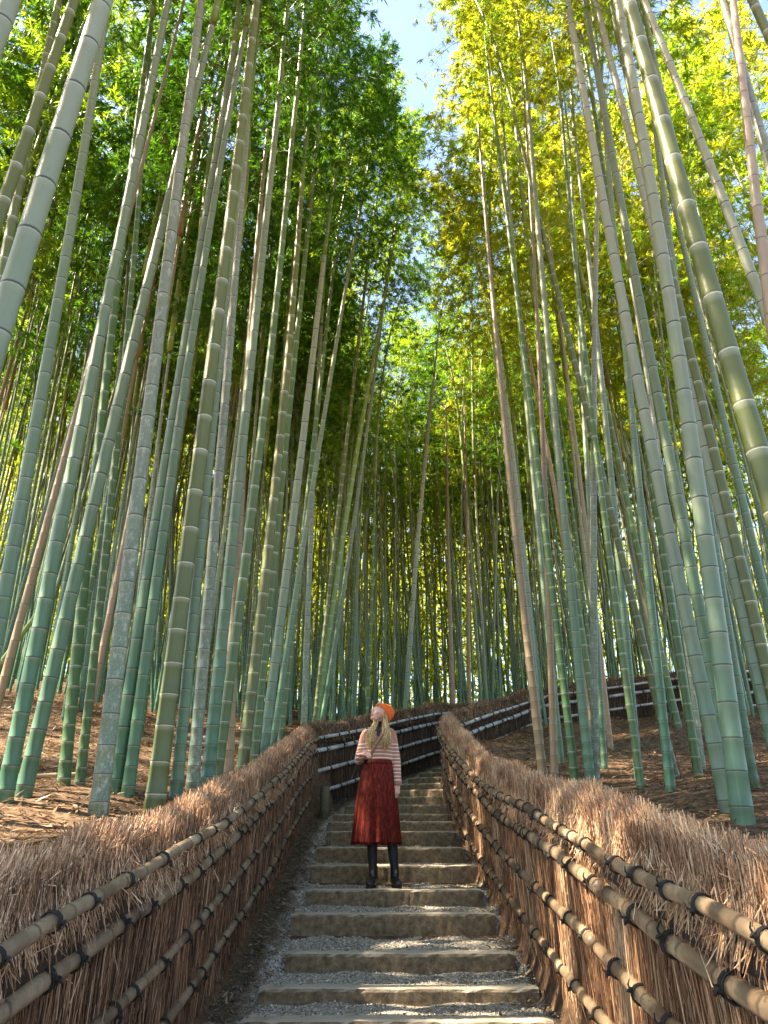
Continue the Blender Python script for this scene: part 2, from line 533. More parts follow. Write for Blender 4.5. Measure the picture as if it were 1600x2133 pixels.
def step_block(w, h, d, seed):
    nseg = 40
    us = np.linspace(-w / 2, w / 2, nseg)
    prof = np.array([(0, -h), (0, -.022), (.007, -.007), (.024, 0), (d - .02, 0), (d, -.012), (d, -h)])   # (depth, z)
    V = []
    for i, u in enumerate(us):
        end = min(i, nseg - 1 - i)
        wob = .004 * noise1(u * 3, seed); wz = .0035 * noise1(u * 2.2 + 5, seed)
        sh = .014 if end == 0 else 0
        for (q, z) in prof:
            V.append((u, q + wob + (sh if q < d / 2 else -sh * .3), z + wz * (1 if z > -h + .01 else 0) - sh * (.6 if z > -h + .01 else 0)))
    m = len(prof); F = []
    for i in range(nseg - 1):
        for k in range(m):
            k2 = (k + 1) % m
            F.append((i * m + k, (i + 1) * m + k, (i + 1) * m + k2, i * m + k2))
    F.append(tuple(range(m))); F.append(tuple((nseg - 1) * m + k for k in range(m))[::-1])
    V = np.array(V)
    g = np.random.default_rng(int(seed * 10) + 3)
    jit = g.normal(0, 1, V.shape) * np.array([.0015, .0014, .0012])
    chip = (g.random(len(V)) < .06) & (V[:, 2] > -.03)
    jit[chip] += np.array([0, .003, -.005])
    V = V + jit
    return pymesh('step_edging', V, F, smooth=False)

for i, s in enumerate(STEP_S):
    x, y, tx_, ty_ = [float(v) for v in c_frame(np.array(s))]
    w = 1.70 - .03 * ((i * 37) % 5) if s > 5.7 else 1.72
    if s > 11.6: w = 1.62
    off = .09 + .02 * math.sin(i * 2.1)
    prev = STEP_Z[i - 1] if i else STEP_Z[0] - .1
    me = step_block(w, max(.1, STEP_Z[i] - prev) + .07, .15, i * 1.3)
    o = link('step_edging', me, M['step'], path)
    o.location = (x + ty_ * off, y - tx_ * off, STEP_Z[i])
    o.rotation_euler = (0, 0, math.atan2(ty_, tx_) - math.pi / 2 + .008 * math.sin(i * 3.3))

# loose stones lying on the treads
N = 52000
s = 3.6 + (RNG.random(N) ** 1.5) * 9.5; u = RNG.uniform(-1.02, 1.0, N)
keep = (RNG.random(N) < np.where(u < -.80, .30, .70))
s, u = s[keep], u[keep]; N = len(s)
st = np.array(STEP_S)
dist_edge = np.min(np.where(s[:, None] - st[None] >= -.02, s[:, None] - st[None], 9), axis=1)
ok = (dist_edge > .14) | ((dist_edge > .02) & (RNG.random(N) < .13)) | (u < -.80)
s, u = s[ok], u[ok]; N = len(s)
cx, cyy, tx, ty = c_frame(s)
sz = RNG.uniform(.003, .0075, N) * (1 + (RNG.random(N) < .05) * .9)
C0 = np.stack([cx + ty * u, cyy - tx * u, path_surface(s, u) + sz * .35 + np.where((dist_edge[ok] < .14) & (u > -.8), .014, 0)], -1)
oct_v = np.array([(1, 0, 0), (0, 1, 0), (-1, 0, 0), (0, -1, 0), (0, 0, .8), (0, 0, -.8)], float)
an = RNG.uniform(0, 6.28, N)
Vs = oct_v[None] * (sz[:, None, None] * RNG.uniform(.6, 1.3, (N, 6, 1)))
Vr = np.stack([Vs[..., 0] * np.cos(an)[:, None] - Vs[..., 1] * np.sin(an)[:, None], Vs[..., 0] * np.sin(an)[:, None] + Vs[..., 1] * np.cos(an)[:, None], Vs[..., 2]], -1) + C0[:, None]
tri = np.array([(0, 1, 4), (1, 2, 4), (2, 3, 4), (3, 0, 4), (1, 0, 5), (2, 1, 5), (3, 2, 5), (0, 3, 5)])
T = ((np.arange(N) * 6)[:, None, None] + tri[None]).reshape(-1, 3)
nt = NT('gravel_stone')
col = nt.ramp(nt.attr('tone'), [(0, (.09, .073, .053)), (.5, (.33, .285, .225)), (.85, (.54, .48, .40)), (1, (.72, .67, .60))])
M['stone'] = nt.done(nt.bsdf(col, .8, None, .3))
tone = RNG.random(N) * np.where(u < -.75, .55, 1)
me = mesh_np('gravel', Vr.reshape(-1, 3), T.ravel(), np.arange(len(T)) * 3, np.full(len(T), 3), {'tone': np.repeat(tone, 6)}, smooth=False)
link('gravel', me, M['stone'], path, kind='stuff')

# fallen bamboo leaves on the slopes and along the path edges
def scatter_leaves(name, x, y, z, L, W, mat, parent=None):
    n = len(x); a = RNG.uniform(0, 6.28, n); el = RNG.normal(0, .28, n)
    d = np.stack([np.cos(a) * np.cos(el), np.sin(a) * np.cos(el), np.sin(el)], -1)
    nrm = unit(np.stack([RNG.normal(0, .35, n), RNG.normal(0, .35, n), np.ones(n)], -1))
    v, q, t = leaf_quads(np.stack([x, y, z], -1), d, nrm, L, W, RNG.random(n))
    return link(name, quads_mesh(name, v, q, {'tone': t}), mat, parent, 'stuff')

xs = np.concatenate([RNG.uniform(-9, -1.2, 45000), RNG.uniform(1.2, 9, 35000)])
ys = 1.5 + RNG.random(80000) ** 1.2 * 17
d, s_ = center_dist(xs, ys); k = d > 1.22
xs, ys = xs[k], ys[k]
o = scatter_leaves('leaf_litter', xs, ys, slope_z(xs, ys) + RNG.uniform(.005, .03, len(xs)), RNG.uniform(.05, .12, len(xs)), RNG.uniform(.009, .018, len(xs)), M['leaf_dry'])
tag(o, 'dry brown bamboo leaves covering the slopes behind both fences', 'leaf litter')
s = RNG.uniform(3, 13, 2600); u = np.where(RNG.random(2600) < .65, RNG.uniform(-1.06, -.76, 2600), RNG.uniform(.84, 1.04, 2600))
cx, cyy, tx, ty = c_frame(s)
s2 = RNG.uniform(3.5, 12, 330); u2 = RNG.uniform(-.75, .85, 330)
s = np.concatenate([s, s2]); u = np.concatenate([u, u2]); cx, cyy, tx, ty = c_frame(s); NL = len(s)
link_o = scatter_leaves('path_leaves', cx + ty * u, cyy - tx * u, path_surface(s, u) + .012, RNG.uniform(.04, .09, NL), RNG.uniform(.008, .016, NL), M['leaf_dry'], path)

# ------------------------------------------------------------------ brushwood fences
tie_parts = []
for k, zz in enumerate((-.010, 0, .010)):
    an = np.linspace(0, 2 * math.pi, 13)[:-1]
    loop = np.stack([np.cos(an) * 1.12, np.sin(an) * 1.12, np.full(12, zz / .03) + .08 * np.sin(an + k)], -1)
    rr = .11; V = []; F = []
    for i in range(12):
        rad = loop[i] * [1, 1, 0]; rad = rad / np.linalg.norm(rad)
        for j in range(4):
            V.append(loop[i] + rad * math.cos(j * math.pi / 2) * rr + np.array([0, 0, 1]) * math.sin(j * math.pi / 2) * rr)
    for i in range(12):
        for j in range(4):
            F.append((i * 4 + j, ((i + 1) % 12) * 4 + j, ((i + 1) % 12) * 4 + (j + 1) % 4, i * 4 + (j + 1) % 4))
    tie_parts.append((np.array(V), F))
tie_parts.append(tube([(1.15, -.1, -.3), (1.42, 0, 0), (1.2, .15, .35)], [.22, .34, .2], 6))
tie_parts.append(tube([(1.35, .0, 0), (1.7, .5, .3), (1.55, 1.0, .8)], [.13, .12, .07], 5))
tie_parts.append(tube([(1.35, .0, 0), (1.75, -.2, -.3), (1.6, .4, -1.0)], [.13, .12, .07], 5))
V, F = merge(tie_parts)
TIE = pymesh('rope_tie', V, F)
TIE.materials.append(M['rope'])

class Line:
    """arclength-parametrised polyline with base height and a face normal"""
    def __init__(self, pts, side, dz=None):
        pts = np.array(pts, float)
        t = np.concatenate([[0], np.cumsum(np.linalg.norm(np.diff(pts, axis=0), axis=1))])
        s = np.arange(0, t[-1], .05)
        x = np.interp(s, t, pts[:, 0]); y = np.interp(s, t, pts[:, 1])
        kern = np.ones(7) / 7
        for arr in (x, y):
            pad = np.concatenate([np.full(3, arr[0]) - np.arange(3, 0, -1) * (arr[1] - arr[0]), arr, arr[-1] + np.arange(1, 4) * (arr[-1] - arr[-2])])
            arr[:] = np.convolve(pad, kern, 'valid')
        self.s, self.x, self.y, self.L = s, x, y, s[-1]
        _, sa = center_dist(x, y)
        zz = path_z(sa) + (dz(y) if dz else 0)
        kl = 25; pad = np.concatenate([2 * zz[0] - zz[kl:0:-1], zz, 2 * zz[-1] - zz[-2:-kl - 2:-1]])
        self.z = np.convolve(pad, np.ones(2 * kl + 1) / (2 * kl + 1), 'valid')
        dx = np.gradient(x); dy = np.gradient(y); l = np.hypot(dx, dy)
        self.nx, self.ny = side * -dy / l, side * dx / l
    def at(self, s, off=0., h=0.):
        s = np.asarray(s, float)
        nxv = np.interp(s, self.s, self.nx); nyv = np.interp(s, self.s, self.ny)
        return np.stack([np.interp(s, self.s, self.x) + nxv * off, np.interp(s, self.s, self.y) + nyv * off, np.interp(s, self.s, self.z) + h], -1)
    def nrm(self, s):
        s = np.asarray(s, float)
        return np.stack([np.interp(s, self.s, self.nx), np.interp(s, self.s, self.ny), np.zeros_like(s)], -1)

def fence(label, ln, twig, rail, face_d, cap_d, tw, rail_r, s0=0., tie_gap=.36, far=False, H=1.2, seed=1, straw=0., capw=.17):
    root = empty('brushwood_fence', Vector(ln.at(ln.L / 2)))
    tag(root, label, 'fence', 'brushwood fences lining the stepped path')
    inv = Vector(root.location)
    # woven core
    ns = np.arange(s0, ln.L, .15); core = []
    prof = [(.07, -.25), (.085, .5), (.10, H - .16), (.05, H - .06), (-.05, H - .06), (-.10, H - .16), (-.085, .5), (-.07, -.25)]
    V = np.concatenate([ln.at(ns, o_, h_)[:, None] for o_, h_ in prof], 1)
    m = len(prof); F = []
    for i in range(len(ns) - 1):
        for k in range(m - 1):
            F.append((i * m + k, (i + 1) * m + k, (i + 1) * m + k + 1, i * m + k + 1))
    F.append(tuple(range(m))); F.append(tuple((len(ns) - 1) * m + k for k in range(m))[::-1])
    V = V.reshape(-1, 3) - np.array(inv)
    link('fence_core', pymesh('fence_core', V, F), M['backing'], root)
    # upright twigs on both faces
    L = ln.L - s0
    def twigs(n, side):
        s = RNG.uniform(s0, ln.L, n)
        ln_h = RNG.uniform(.12, .65, n); h0 = RNG.uniform(-.14, H - .22, n)
        h1 = np.minimum(h0 + ln_h, H - .04 + RNG.normal(0, .02, n))
        off0 = side * (.088 + np.abs(RNG.normal(0, .016, n))); off1 = off0 + side * RNG.normal(.004, .012, n)
        lean = RNG.normal(0, .045, n) * np.where(RNG.random(n) < .12, 2.6, 1) + .05 * noise1(s * 2.3, seed)
        p0 = ln.at(s, 0, h0) + ln.nrm(s) * off0[:, None]
        p1 = ln.at(s + lean, 0, h1) + ln.nrm(s) * off1[:, None]
        streak = np.clip(noise1(s * 3.3, seed * 3) * 1.2 - .15, 0, 1) * straw
        tone = np.clip(RNG.beta(1.5, 2.3, n) * 1.0 + streak * .55 - .12 * np.clip(.35 - h0, 0, .5), 0, 1)
        r = tw * (.45 + .85 * RNG.random(n) ** 1.6)
        return prisms(p0, p1, r, r * RNG.uniform(.4, .9, n), tone)
    parts = [twigs(int(face_d * L), 1), twigs(int(face_d * L * .22), -1)]
    v, q, t = join_geo(parts)
    link('twig_panel', quads_mesh('twig_panel', v - np.array(inv), q, {'tone': t}), M[twig], root, 'stuff')
    # thick brush cap: hanging thatch on both sides and cut ends on top
    n = int(cap_d * L)
    s = RNG.uniform(s0, ln.L, n)
    side = np.where(RNG.random(n) < .68, 1, -1)
    hump = capw * (1 + .12 * noise1(s * 1.9, seed + 3))
    topz = H + .035 * noise1(s * 1.4, seed) + .02 * noise1(s * 5, seed + 1)
    a = RNG.random(n) ** 1.1 * .9                       # 0 = crown of the cap, 1 = lower skirt
    offc = side * hump * np.sin(a * 1.5); hc = topz - .30 * (1 - np.cos(a * 1.5))
    outw = side * (.10 + .9 * np.sin(a * 1.5)) * RNG.uniform(.3, 1.0, n)
    dirn = ln.nrm(s) * (outw * .55)[:, None]
    dirn[:, 2] += np.where(a < .45, RNG.normal(.45, .35, n), RNG.normal(-.85, .3, n))
    tang = np.stack([-ln.nrm(s)[:, 1], ln.nrm(s)[:, 0], np.zeros(n)], -1)
    dirn += tang * RNG.normal(0, .22, n)[:, None]
    dirn = unit(dirn)
    ll = RNG.uniform(.05, .14, n)
    ctr = ln.at(s, 0, 0) + ln.nrm(s) * (offc - side * .02)[:, None]; ctr[:, 2] += hc - .03
    tone = np.clip(RNG.beta(2.2, 1.9, n) * .8 + .24 + .12 * noise1(s * 2.7, seed + 9), 0, 1)
    r = tw * (.45 + 1.3 * RNG.random(n) ** 2.2)
    v1 = prisms(ctr - dirn * (ll * .45)[:, None], ctr + dirn * (ll * .55)[:, None], r, r * .55, tone)
    # short bristles closing the crown
    n = int(cap_d * L * .45); s = RNG.uniform(s0, ln.L, n); o_ = RNG.normal(0, capw * .45, n)
    p = ln.at(s, 0, 0) + ln.nrm(s) * o_[:, None]
    p[:, 2] += H - .05 + .035 * noise1(s * 1.4, seed) + .02 * noise1(s * 5, seed + 1) - .6 * o_ ** 2 / capw
    dd = unit(np.stack([RNG.normal(0, .35, n), RNG.normal(0, .35, n), np.ones(n)], -1))
    v2 = prisms(p - dd * .05, p + dd * RNG.uniform(.005, .035, n)[:, None], np.full(n, tw), np.full(n, tw * .6), np.clip(RNG.beta(2.4, 1.7, n) * .85 + .2, 0, 1))
    # solid heart of the cap so no daylight shows through
    v, q, t = join_geo([v1, v2])
    link('brush_cap', quads_mesh('brush_cap', v - np.array(inv), q, {'tone': t}), M[twig], root, 'stuff')
    prof = [(math.sin(b_) * capw * .82, H - .055 - .28 * (1 - math.cos(b_))) for b_ in np.linspace(1.5, -1.5, 9)]
    V = np.concatenate([(ln.at(ns, o_, h_) + np.stack([np.zeros(len(ns)), np.zeros(len(ns)), .035 * noise1(ns * 1.4, seed)], -1))[:, None] for o_, h_ in prof], 1)
    m = len(prof); F = []
    for i in range(len(ns) - 1):
        for k in range(m - 1):
            F.append((i * m + k, (i + 1) * m + k, (i + 1) * m + k + 1, i * m + k + 1))
        F.append((i * m + m - 1, (i + 1) * m + m - 1, (i + 1) * m, i * m))
    F.append(tuple(range(m))); F.append(tuple((len(ns) - 1) * m + k for k in range(m))[::-1])
    link('cap_core', pymesh('cap_core', V.reshape(-1, 3) - np.array(inv), F), M['backing'], root)
    # bamboo rails, lashed with black rope
    rnd = random.Random(seed)
    for lev, h in enumerate((.985, .80, .51, .21)):
        rad = rail_r * (.86, 1.12, 1.0, .92)[lev] * rnd.uniform(.94, 1.06)
        wamp = .004 if far else .016
        roff = .105 + rad * .75 + (.055 if lev == 0 else 0)
        a = s0 + rnd.uniform(-.2, .2) - (lev % 2) * .9
        while a < ln.L - .3:
            b = min(a + rnd.uniform(3.4, 4.6), ln.L)
            if b - a > .5:
                a_ = max(a, s0)
                sm = np.arange(a_ + .015, b - .015, .035)
                ctr_s = (a_ + b) / 2
                gap = .26 * rnd.uniform(.9, 1.15)
                node = sm / gap + rnd.random()
                fr = node % 1
                rr = rad * (1 - .10 * (sm - a_) / max(1, b - a_)) * (1 + .14 * np.exp(-(np.minimum(fr, 1 - fr) / .045) ** 2))
                wob = wamp * noise1(sm * 1.1, seed + lev)
                P = ln.at(sm, roff, h)
                P[:, 2] += wob
                Vt, Ft = tube(P - np.array(inv), rr, 9)
                nodeA = np.repeat(node, 9)
                pole = link('rail', pymesh('rail', Vt, Ft, {'node': nodeA}), M[rail], root)
                st_ = a_ + .12
                while st_ < b - .05:
                    p = ln.at(np.array([st_]), roff, h)[0]; p[2] += wamp * noise1(np.array([st_ * 1.1]), seed + lev)[0]
                    q_ = ln.at(np.array([st_ + .05]), roff, h)[0]; q_[2] += wamp * noise1(np.array([(st_ + .05) * 1.1]), seed + lev)[0]
                    dvec = Vector(q_ - p).normalized()
                    nv = Vector(ln.nrm(np.array([st_]))[0]); nv = (nv - dvec * nv.dot(dvec)).normalized()
                    tie = link('rope_tie', TIE, None, pole)
                    mt = Matrix((nv, dvec.cross(nv), dvec)).transposed().to_4x4()
                    rs = rad * rnd.uniform(.97, 1.08)
                    tie.matrix_local = Matrix.Translation(Vector(p) - inv) @ mt @ Matrix.Rotation(rnd.uniform(-.5, .5), 4, 'Z') @ Matrix.Diagonal((rs, rs, rs * rnd.uniform(.7, 1.0), 1))
                    st_ += tie_gap * rnd.uniform(.6, 1.4)
            a = b + rnd.uniform(.0, .05)
    return root

dzl = lambda y: np.interp(y, [2.4, 5], [-.05, 0])
dzr = lambda y: np.interp(y, [2.4, 5, 7.6, 9.5, 11.5], [-.02, .04, -.09, -.08, 0])
LEFT = Line([(-1.16, .4), (-1.15, 6), (-1.16, 11.62)], -1, dzl)
RIGHT = Line([(1.14, .4), (1.13, 6), (1.06, 9), (1.0, 11.9)], 1, dzr)
OUTER = Line([(-1.22, 11.38), (1.3, 16.6), (3.6, 19.4), (6.5, 20.4), (11, 20.6)], -1)
INNER = Line([(1.0, 11.9), (3.33, 16.4), (6.6, 17.5), (10.5, 17.7)], -1, lambda y: np.interp(y, [12, 17], [0, .12]))
fence('tall brown brushwood fence with four lashed bamboo rails on the left of the steps', LEFT, 'twig_left', 'rail_left', 1900, 2200, .0024, .028, seed=2, straw=.25, H=1.14)
fence('russet brushwood fence with straw coloured streaks on the right of the steps', RIGHT, 'twig_right', 'rail_right', 2000, 2300, .0024, .031, seed=5, straw=1.0, H=1.18)
fence('dark brushwood fence with pale rails crossing behind the woman', OUTER, 'twig_far', 'rail_far', 320, 700, .0045, .032, seed=8, tie_gap=.42, far=True)
fence('far brushwood fence climbing to the right behind the bamboo on the right slope', INNER, 'twig_far', 'rail_far', 320, 800, .0045, .032, seed=11, tie_gap=.45, far=True)

# ------------------------------------------------------------------ bamboo
def culm_mesh(length, r0, curve=(0., 0.), sides=10, seed=0, r_end=.62):
    rnd = random.Random(seed)
    pts, rad, nodes, along = [], [], [], []
    z, k = 0.0, 0
    nodez = [0.0]
    gap0 = max(.13, r0 * 2.9); stretch = rnd.uniform(.82, 1.22)
    while nodez[-1] < length:
        h = nodez[-1]
        nodez.append(h + (gap0 + (r0 * 5.4 - gap0) * min(1, h / 3.0)) * stretch * rnd.uniform(.86, 1.12))
    for i in range(len(nodez) - 1):
        a, b = nodez[i], nodez[i + 1]
        for fr, sw in ((0.0, 1.045), (.03, 1.0), (.5, .985), (.93, .99), (.975, 1.03)):
            h = a + (b - a) * fr
            if h > length: break
            rad.append(r0 * (1 + .22 * math.exp(-h / .18)) * (1 - (1 - r_end) * (h / length) ** 1.15) * sw)
            nodes.append(i + fr); along.append(h)
            t = h / length
            pts.append((curve[0] * 4 * t * (1 - t), curve[1] * 4 * t * (1 - t), h))
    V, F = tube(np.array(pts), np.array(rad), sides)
    return pymesh('culm', V, F, {'node': np.repeat(nodes, sides), 'along': np.repeat(along, sides)})

def crown_mesh(seed, H=7.6, leaf=.8, thin=1.0):
    """upper culm with whorls of side branches and drooping leaf sprays"""
    g = np.random.default_rng(seed)
    az0 = g.uniform(0, 6.28); bend = g.uniform(.5, 1.5)
    def axis(t):
        t = np.asarray(t, float)
        return np.stack([bend * t ** 2.4, .15 * np.sin(t * 3 + seed) * t, H * (t - .10 * t ** 3)], -1)
    ts = np.linspace(0, 1, 26)
    stem_v, stem_f = tube(axis(ts), .036 * (1 - ts * .9) + .002, 6)
    p0s, p1s, r0s, r1s = [], [], [], []
    leaf_p, leaf_d = [], []
    nn = 34
    for i in range(nn):
        t = .03 + .95 * i / nn
        o = axis(t)
        for j in (0, 1):
            if t < .25 and g.random() < .45: continue
            az = az0 + i * math.pi + (j - .5) * 1.3 + g.normal(0, .35)
            Lb = (.45 + 1.15 * math.sin(min(1, t * 1.25 + .12) * math.pi) ** .8) * g.uniform(.6, 1.15)
            up = g.uniform(.35, .95)
            k = 6
            q = o.copy(); d = np.array([math.cos(az), math.sin(az), up]); d /= np.linalg.norm(d)
            segs = [q.copy()]
            for m in range(k):
                q = q + d * Lb / k; segs.append(q.copy())
                d = d + np.array([0, 0, -.20 - .05 * m]); d /= np.linalg.norm(d)
            segs = np.array(segs)
            p0s.append(segs[:-1]); p1s.append(segs[1:])
            rr = .006 * (1 - np.arange(k + 1) / (k + 2)); r0s.append(rr[:-1]); r1s.append(rr[1:])
            for w in range(11):
                f = .18 + .82 * (w + g.random()) / 11
                fi = min(k - 1e-3, f * k); a = int(fi)
                b0 = segs[a] + (segs[a + 1] - segs[a]) * (fi - a)
                az2 = az + g.choice([-1, 1]) * g.uniform(.3, 1.2)
                td = np.array([math.cos(az2), math.sin(az2), g.uniform(-.45, .5)]); td /= np.linalg.norm(td)
                if g.random() > thin: continue
                tl = g.uniform(.10, .32)
                e = b0 + td * tl
                p0s.append(b0[None]); p1s.append(e[None]); r0s.append(np.array([.0022])); r1s.append(np.array([.0012]))
                nl = g.integers(14, 22)
                fr = g.uniform(.35, 1.05, nl)
                leaf_p.append(b0 + (e - b0) * fr[:, None])
                dl = td * .75 + g.normal(0, .55, (nl, 3)) + np.array([0, 0, -.45])
                leaf_d.append(dl)
    p0, p1 = np.concatenate(p0s), np.concatenate(p1s)
    bv, bq, _ = prisms(p0, p1, np.concatenate(r0s), np.concatenate(r1s), np.zeros(len(p0)))
    V = np.concatenate([stem_v, bv]); F = list(stem_f) + [tuple(int(c) + len(stem_v) for c in q) for q in bq]
    al = np.concatenate([np.full(len(stem_v), 7.4), np.full(len(bv), 8.)]); nd = np.concatenate([np.repeat(ts * 24 + .3, 6), np.full(len(bv), .5)])
    branches = pymesh('upper_branches', V, F, {'along': al, 'node': nd})
    P = np.concatenate(leaf_p); D = unit(np.concatenate(leaf_d)); n = len(P)
    nr = unit(g.normal(0, .5, (n, 3)) + np.array([0, 0, 1.]))
    v, q, t = leaf_quads(P, D, nr, g.uniform(.10, .17, n) * leaf, g.uniform(.017, .026, n) * leaf, g.random(n))
    leaves = quads_mesh('leaf_crown', v, q, {'tone': t})
    leaves.materials.append(M['leaf_green']); branches.materials.append(M['Y'])
    return branches, leaves

CROWNS = [crown_mesh(100 + i) for i in range(8)]
SPARSE = [crown_mesh(200 + i, thin=.42) for i in range(4)]
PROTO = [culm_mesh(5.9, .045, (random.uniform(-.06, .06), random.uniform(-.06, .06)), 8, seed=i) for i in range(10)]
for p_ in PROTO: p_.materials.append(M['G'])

def set_mat(o, mat):
    o.material_slots[0].link = 'OBJECT'
    o.material_slots[0].material = mat

def bamboo(x, y, lean, lean_y, dia, kind, label, group, me=None, length=7.6, leafmat='leaf_green', crown=True, crown_s=1.0, r_scale=None):
    z = float(ground_z(np.array(x), np.array(y))) - .08
    root = empty('bamboo', (x, y, z))
    v = Vector((lean, lean_y, 1)).normalized()
    root.rotation_euler = v.to_track_quat('Z', 'Y').to_euler()
    tag(root, label, 'bamboo', group)
    c = link('culm', me, M[kind], root)
    if r_scale: c.scale = (r_scale, r_scale, 1)
    if me.materials[0] != M[kind]: set_mat(c, M[kind])
    c.rotation_euler = (0, 0, 0)
    if crown:
        br, lf = random.choice(SPARSE if ((y < 8.5 and abs(x) < 3.4) or (y > 14 and abs(x) < 5 and random.random() < .5)) else CROWNS)
        a = random.uniform(0, 6.28)
        # tips arch towards the open path more often than not
        tow = math.atan2(-.15, -x) + random.gauss(0, 1.0)
        a = tow if (abs(x) > 3.2 or y > 18 or random.random() < (.75 if x < 0 else .2)) else math.atan2(random.gauss(0, .8), x)
        if abs(x) < 2.2 and y < 18: crown_s = min(crown_s, 1.0) * (.82 if x > 0 else .92)
        for nm, m_, mm in (('upper_branches', br, M['Y'] if kind not in 'TR' else M['T']), ('leaf_crown', lf, M[leafmat])):
            o = link(nm, m_, None, root)
            o.location = (0, 0, length - .05)
            o.rotation_euler = (0, 0, a)
            o.scale = (crown_s, crown_s, crown_s)
            set_mat(o, mm)
            if nm == 'leaf_crown': o['kind'] = 'stuff'
    return root

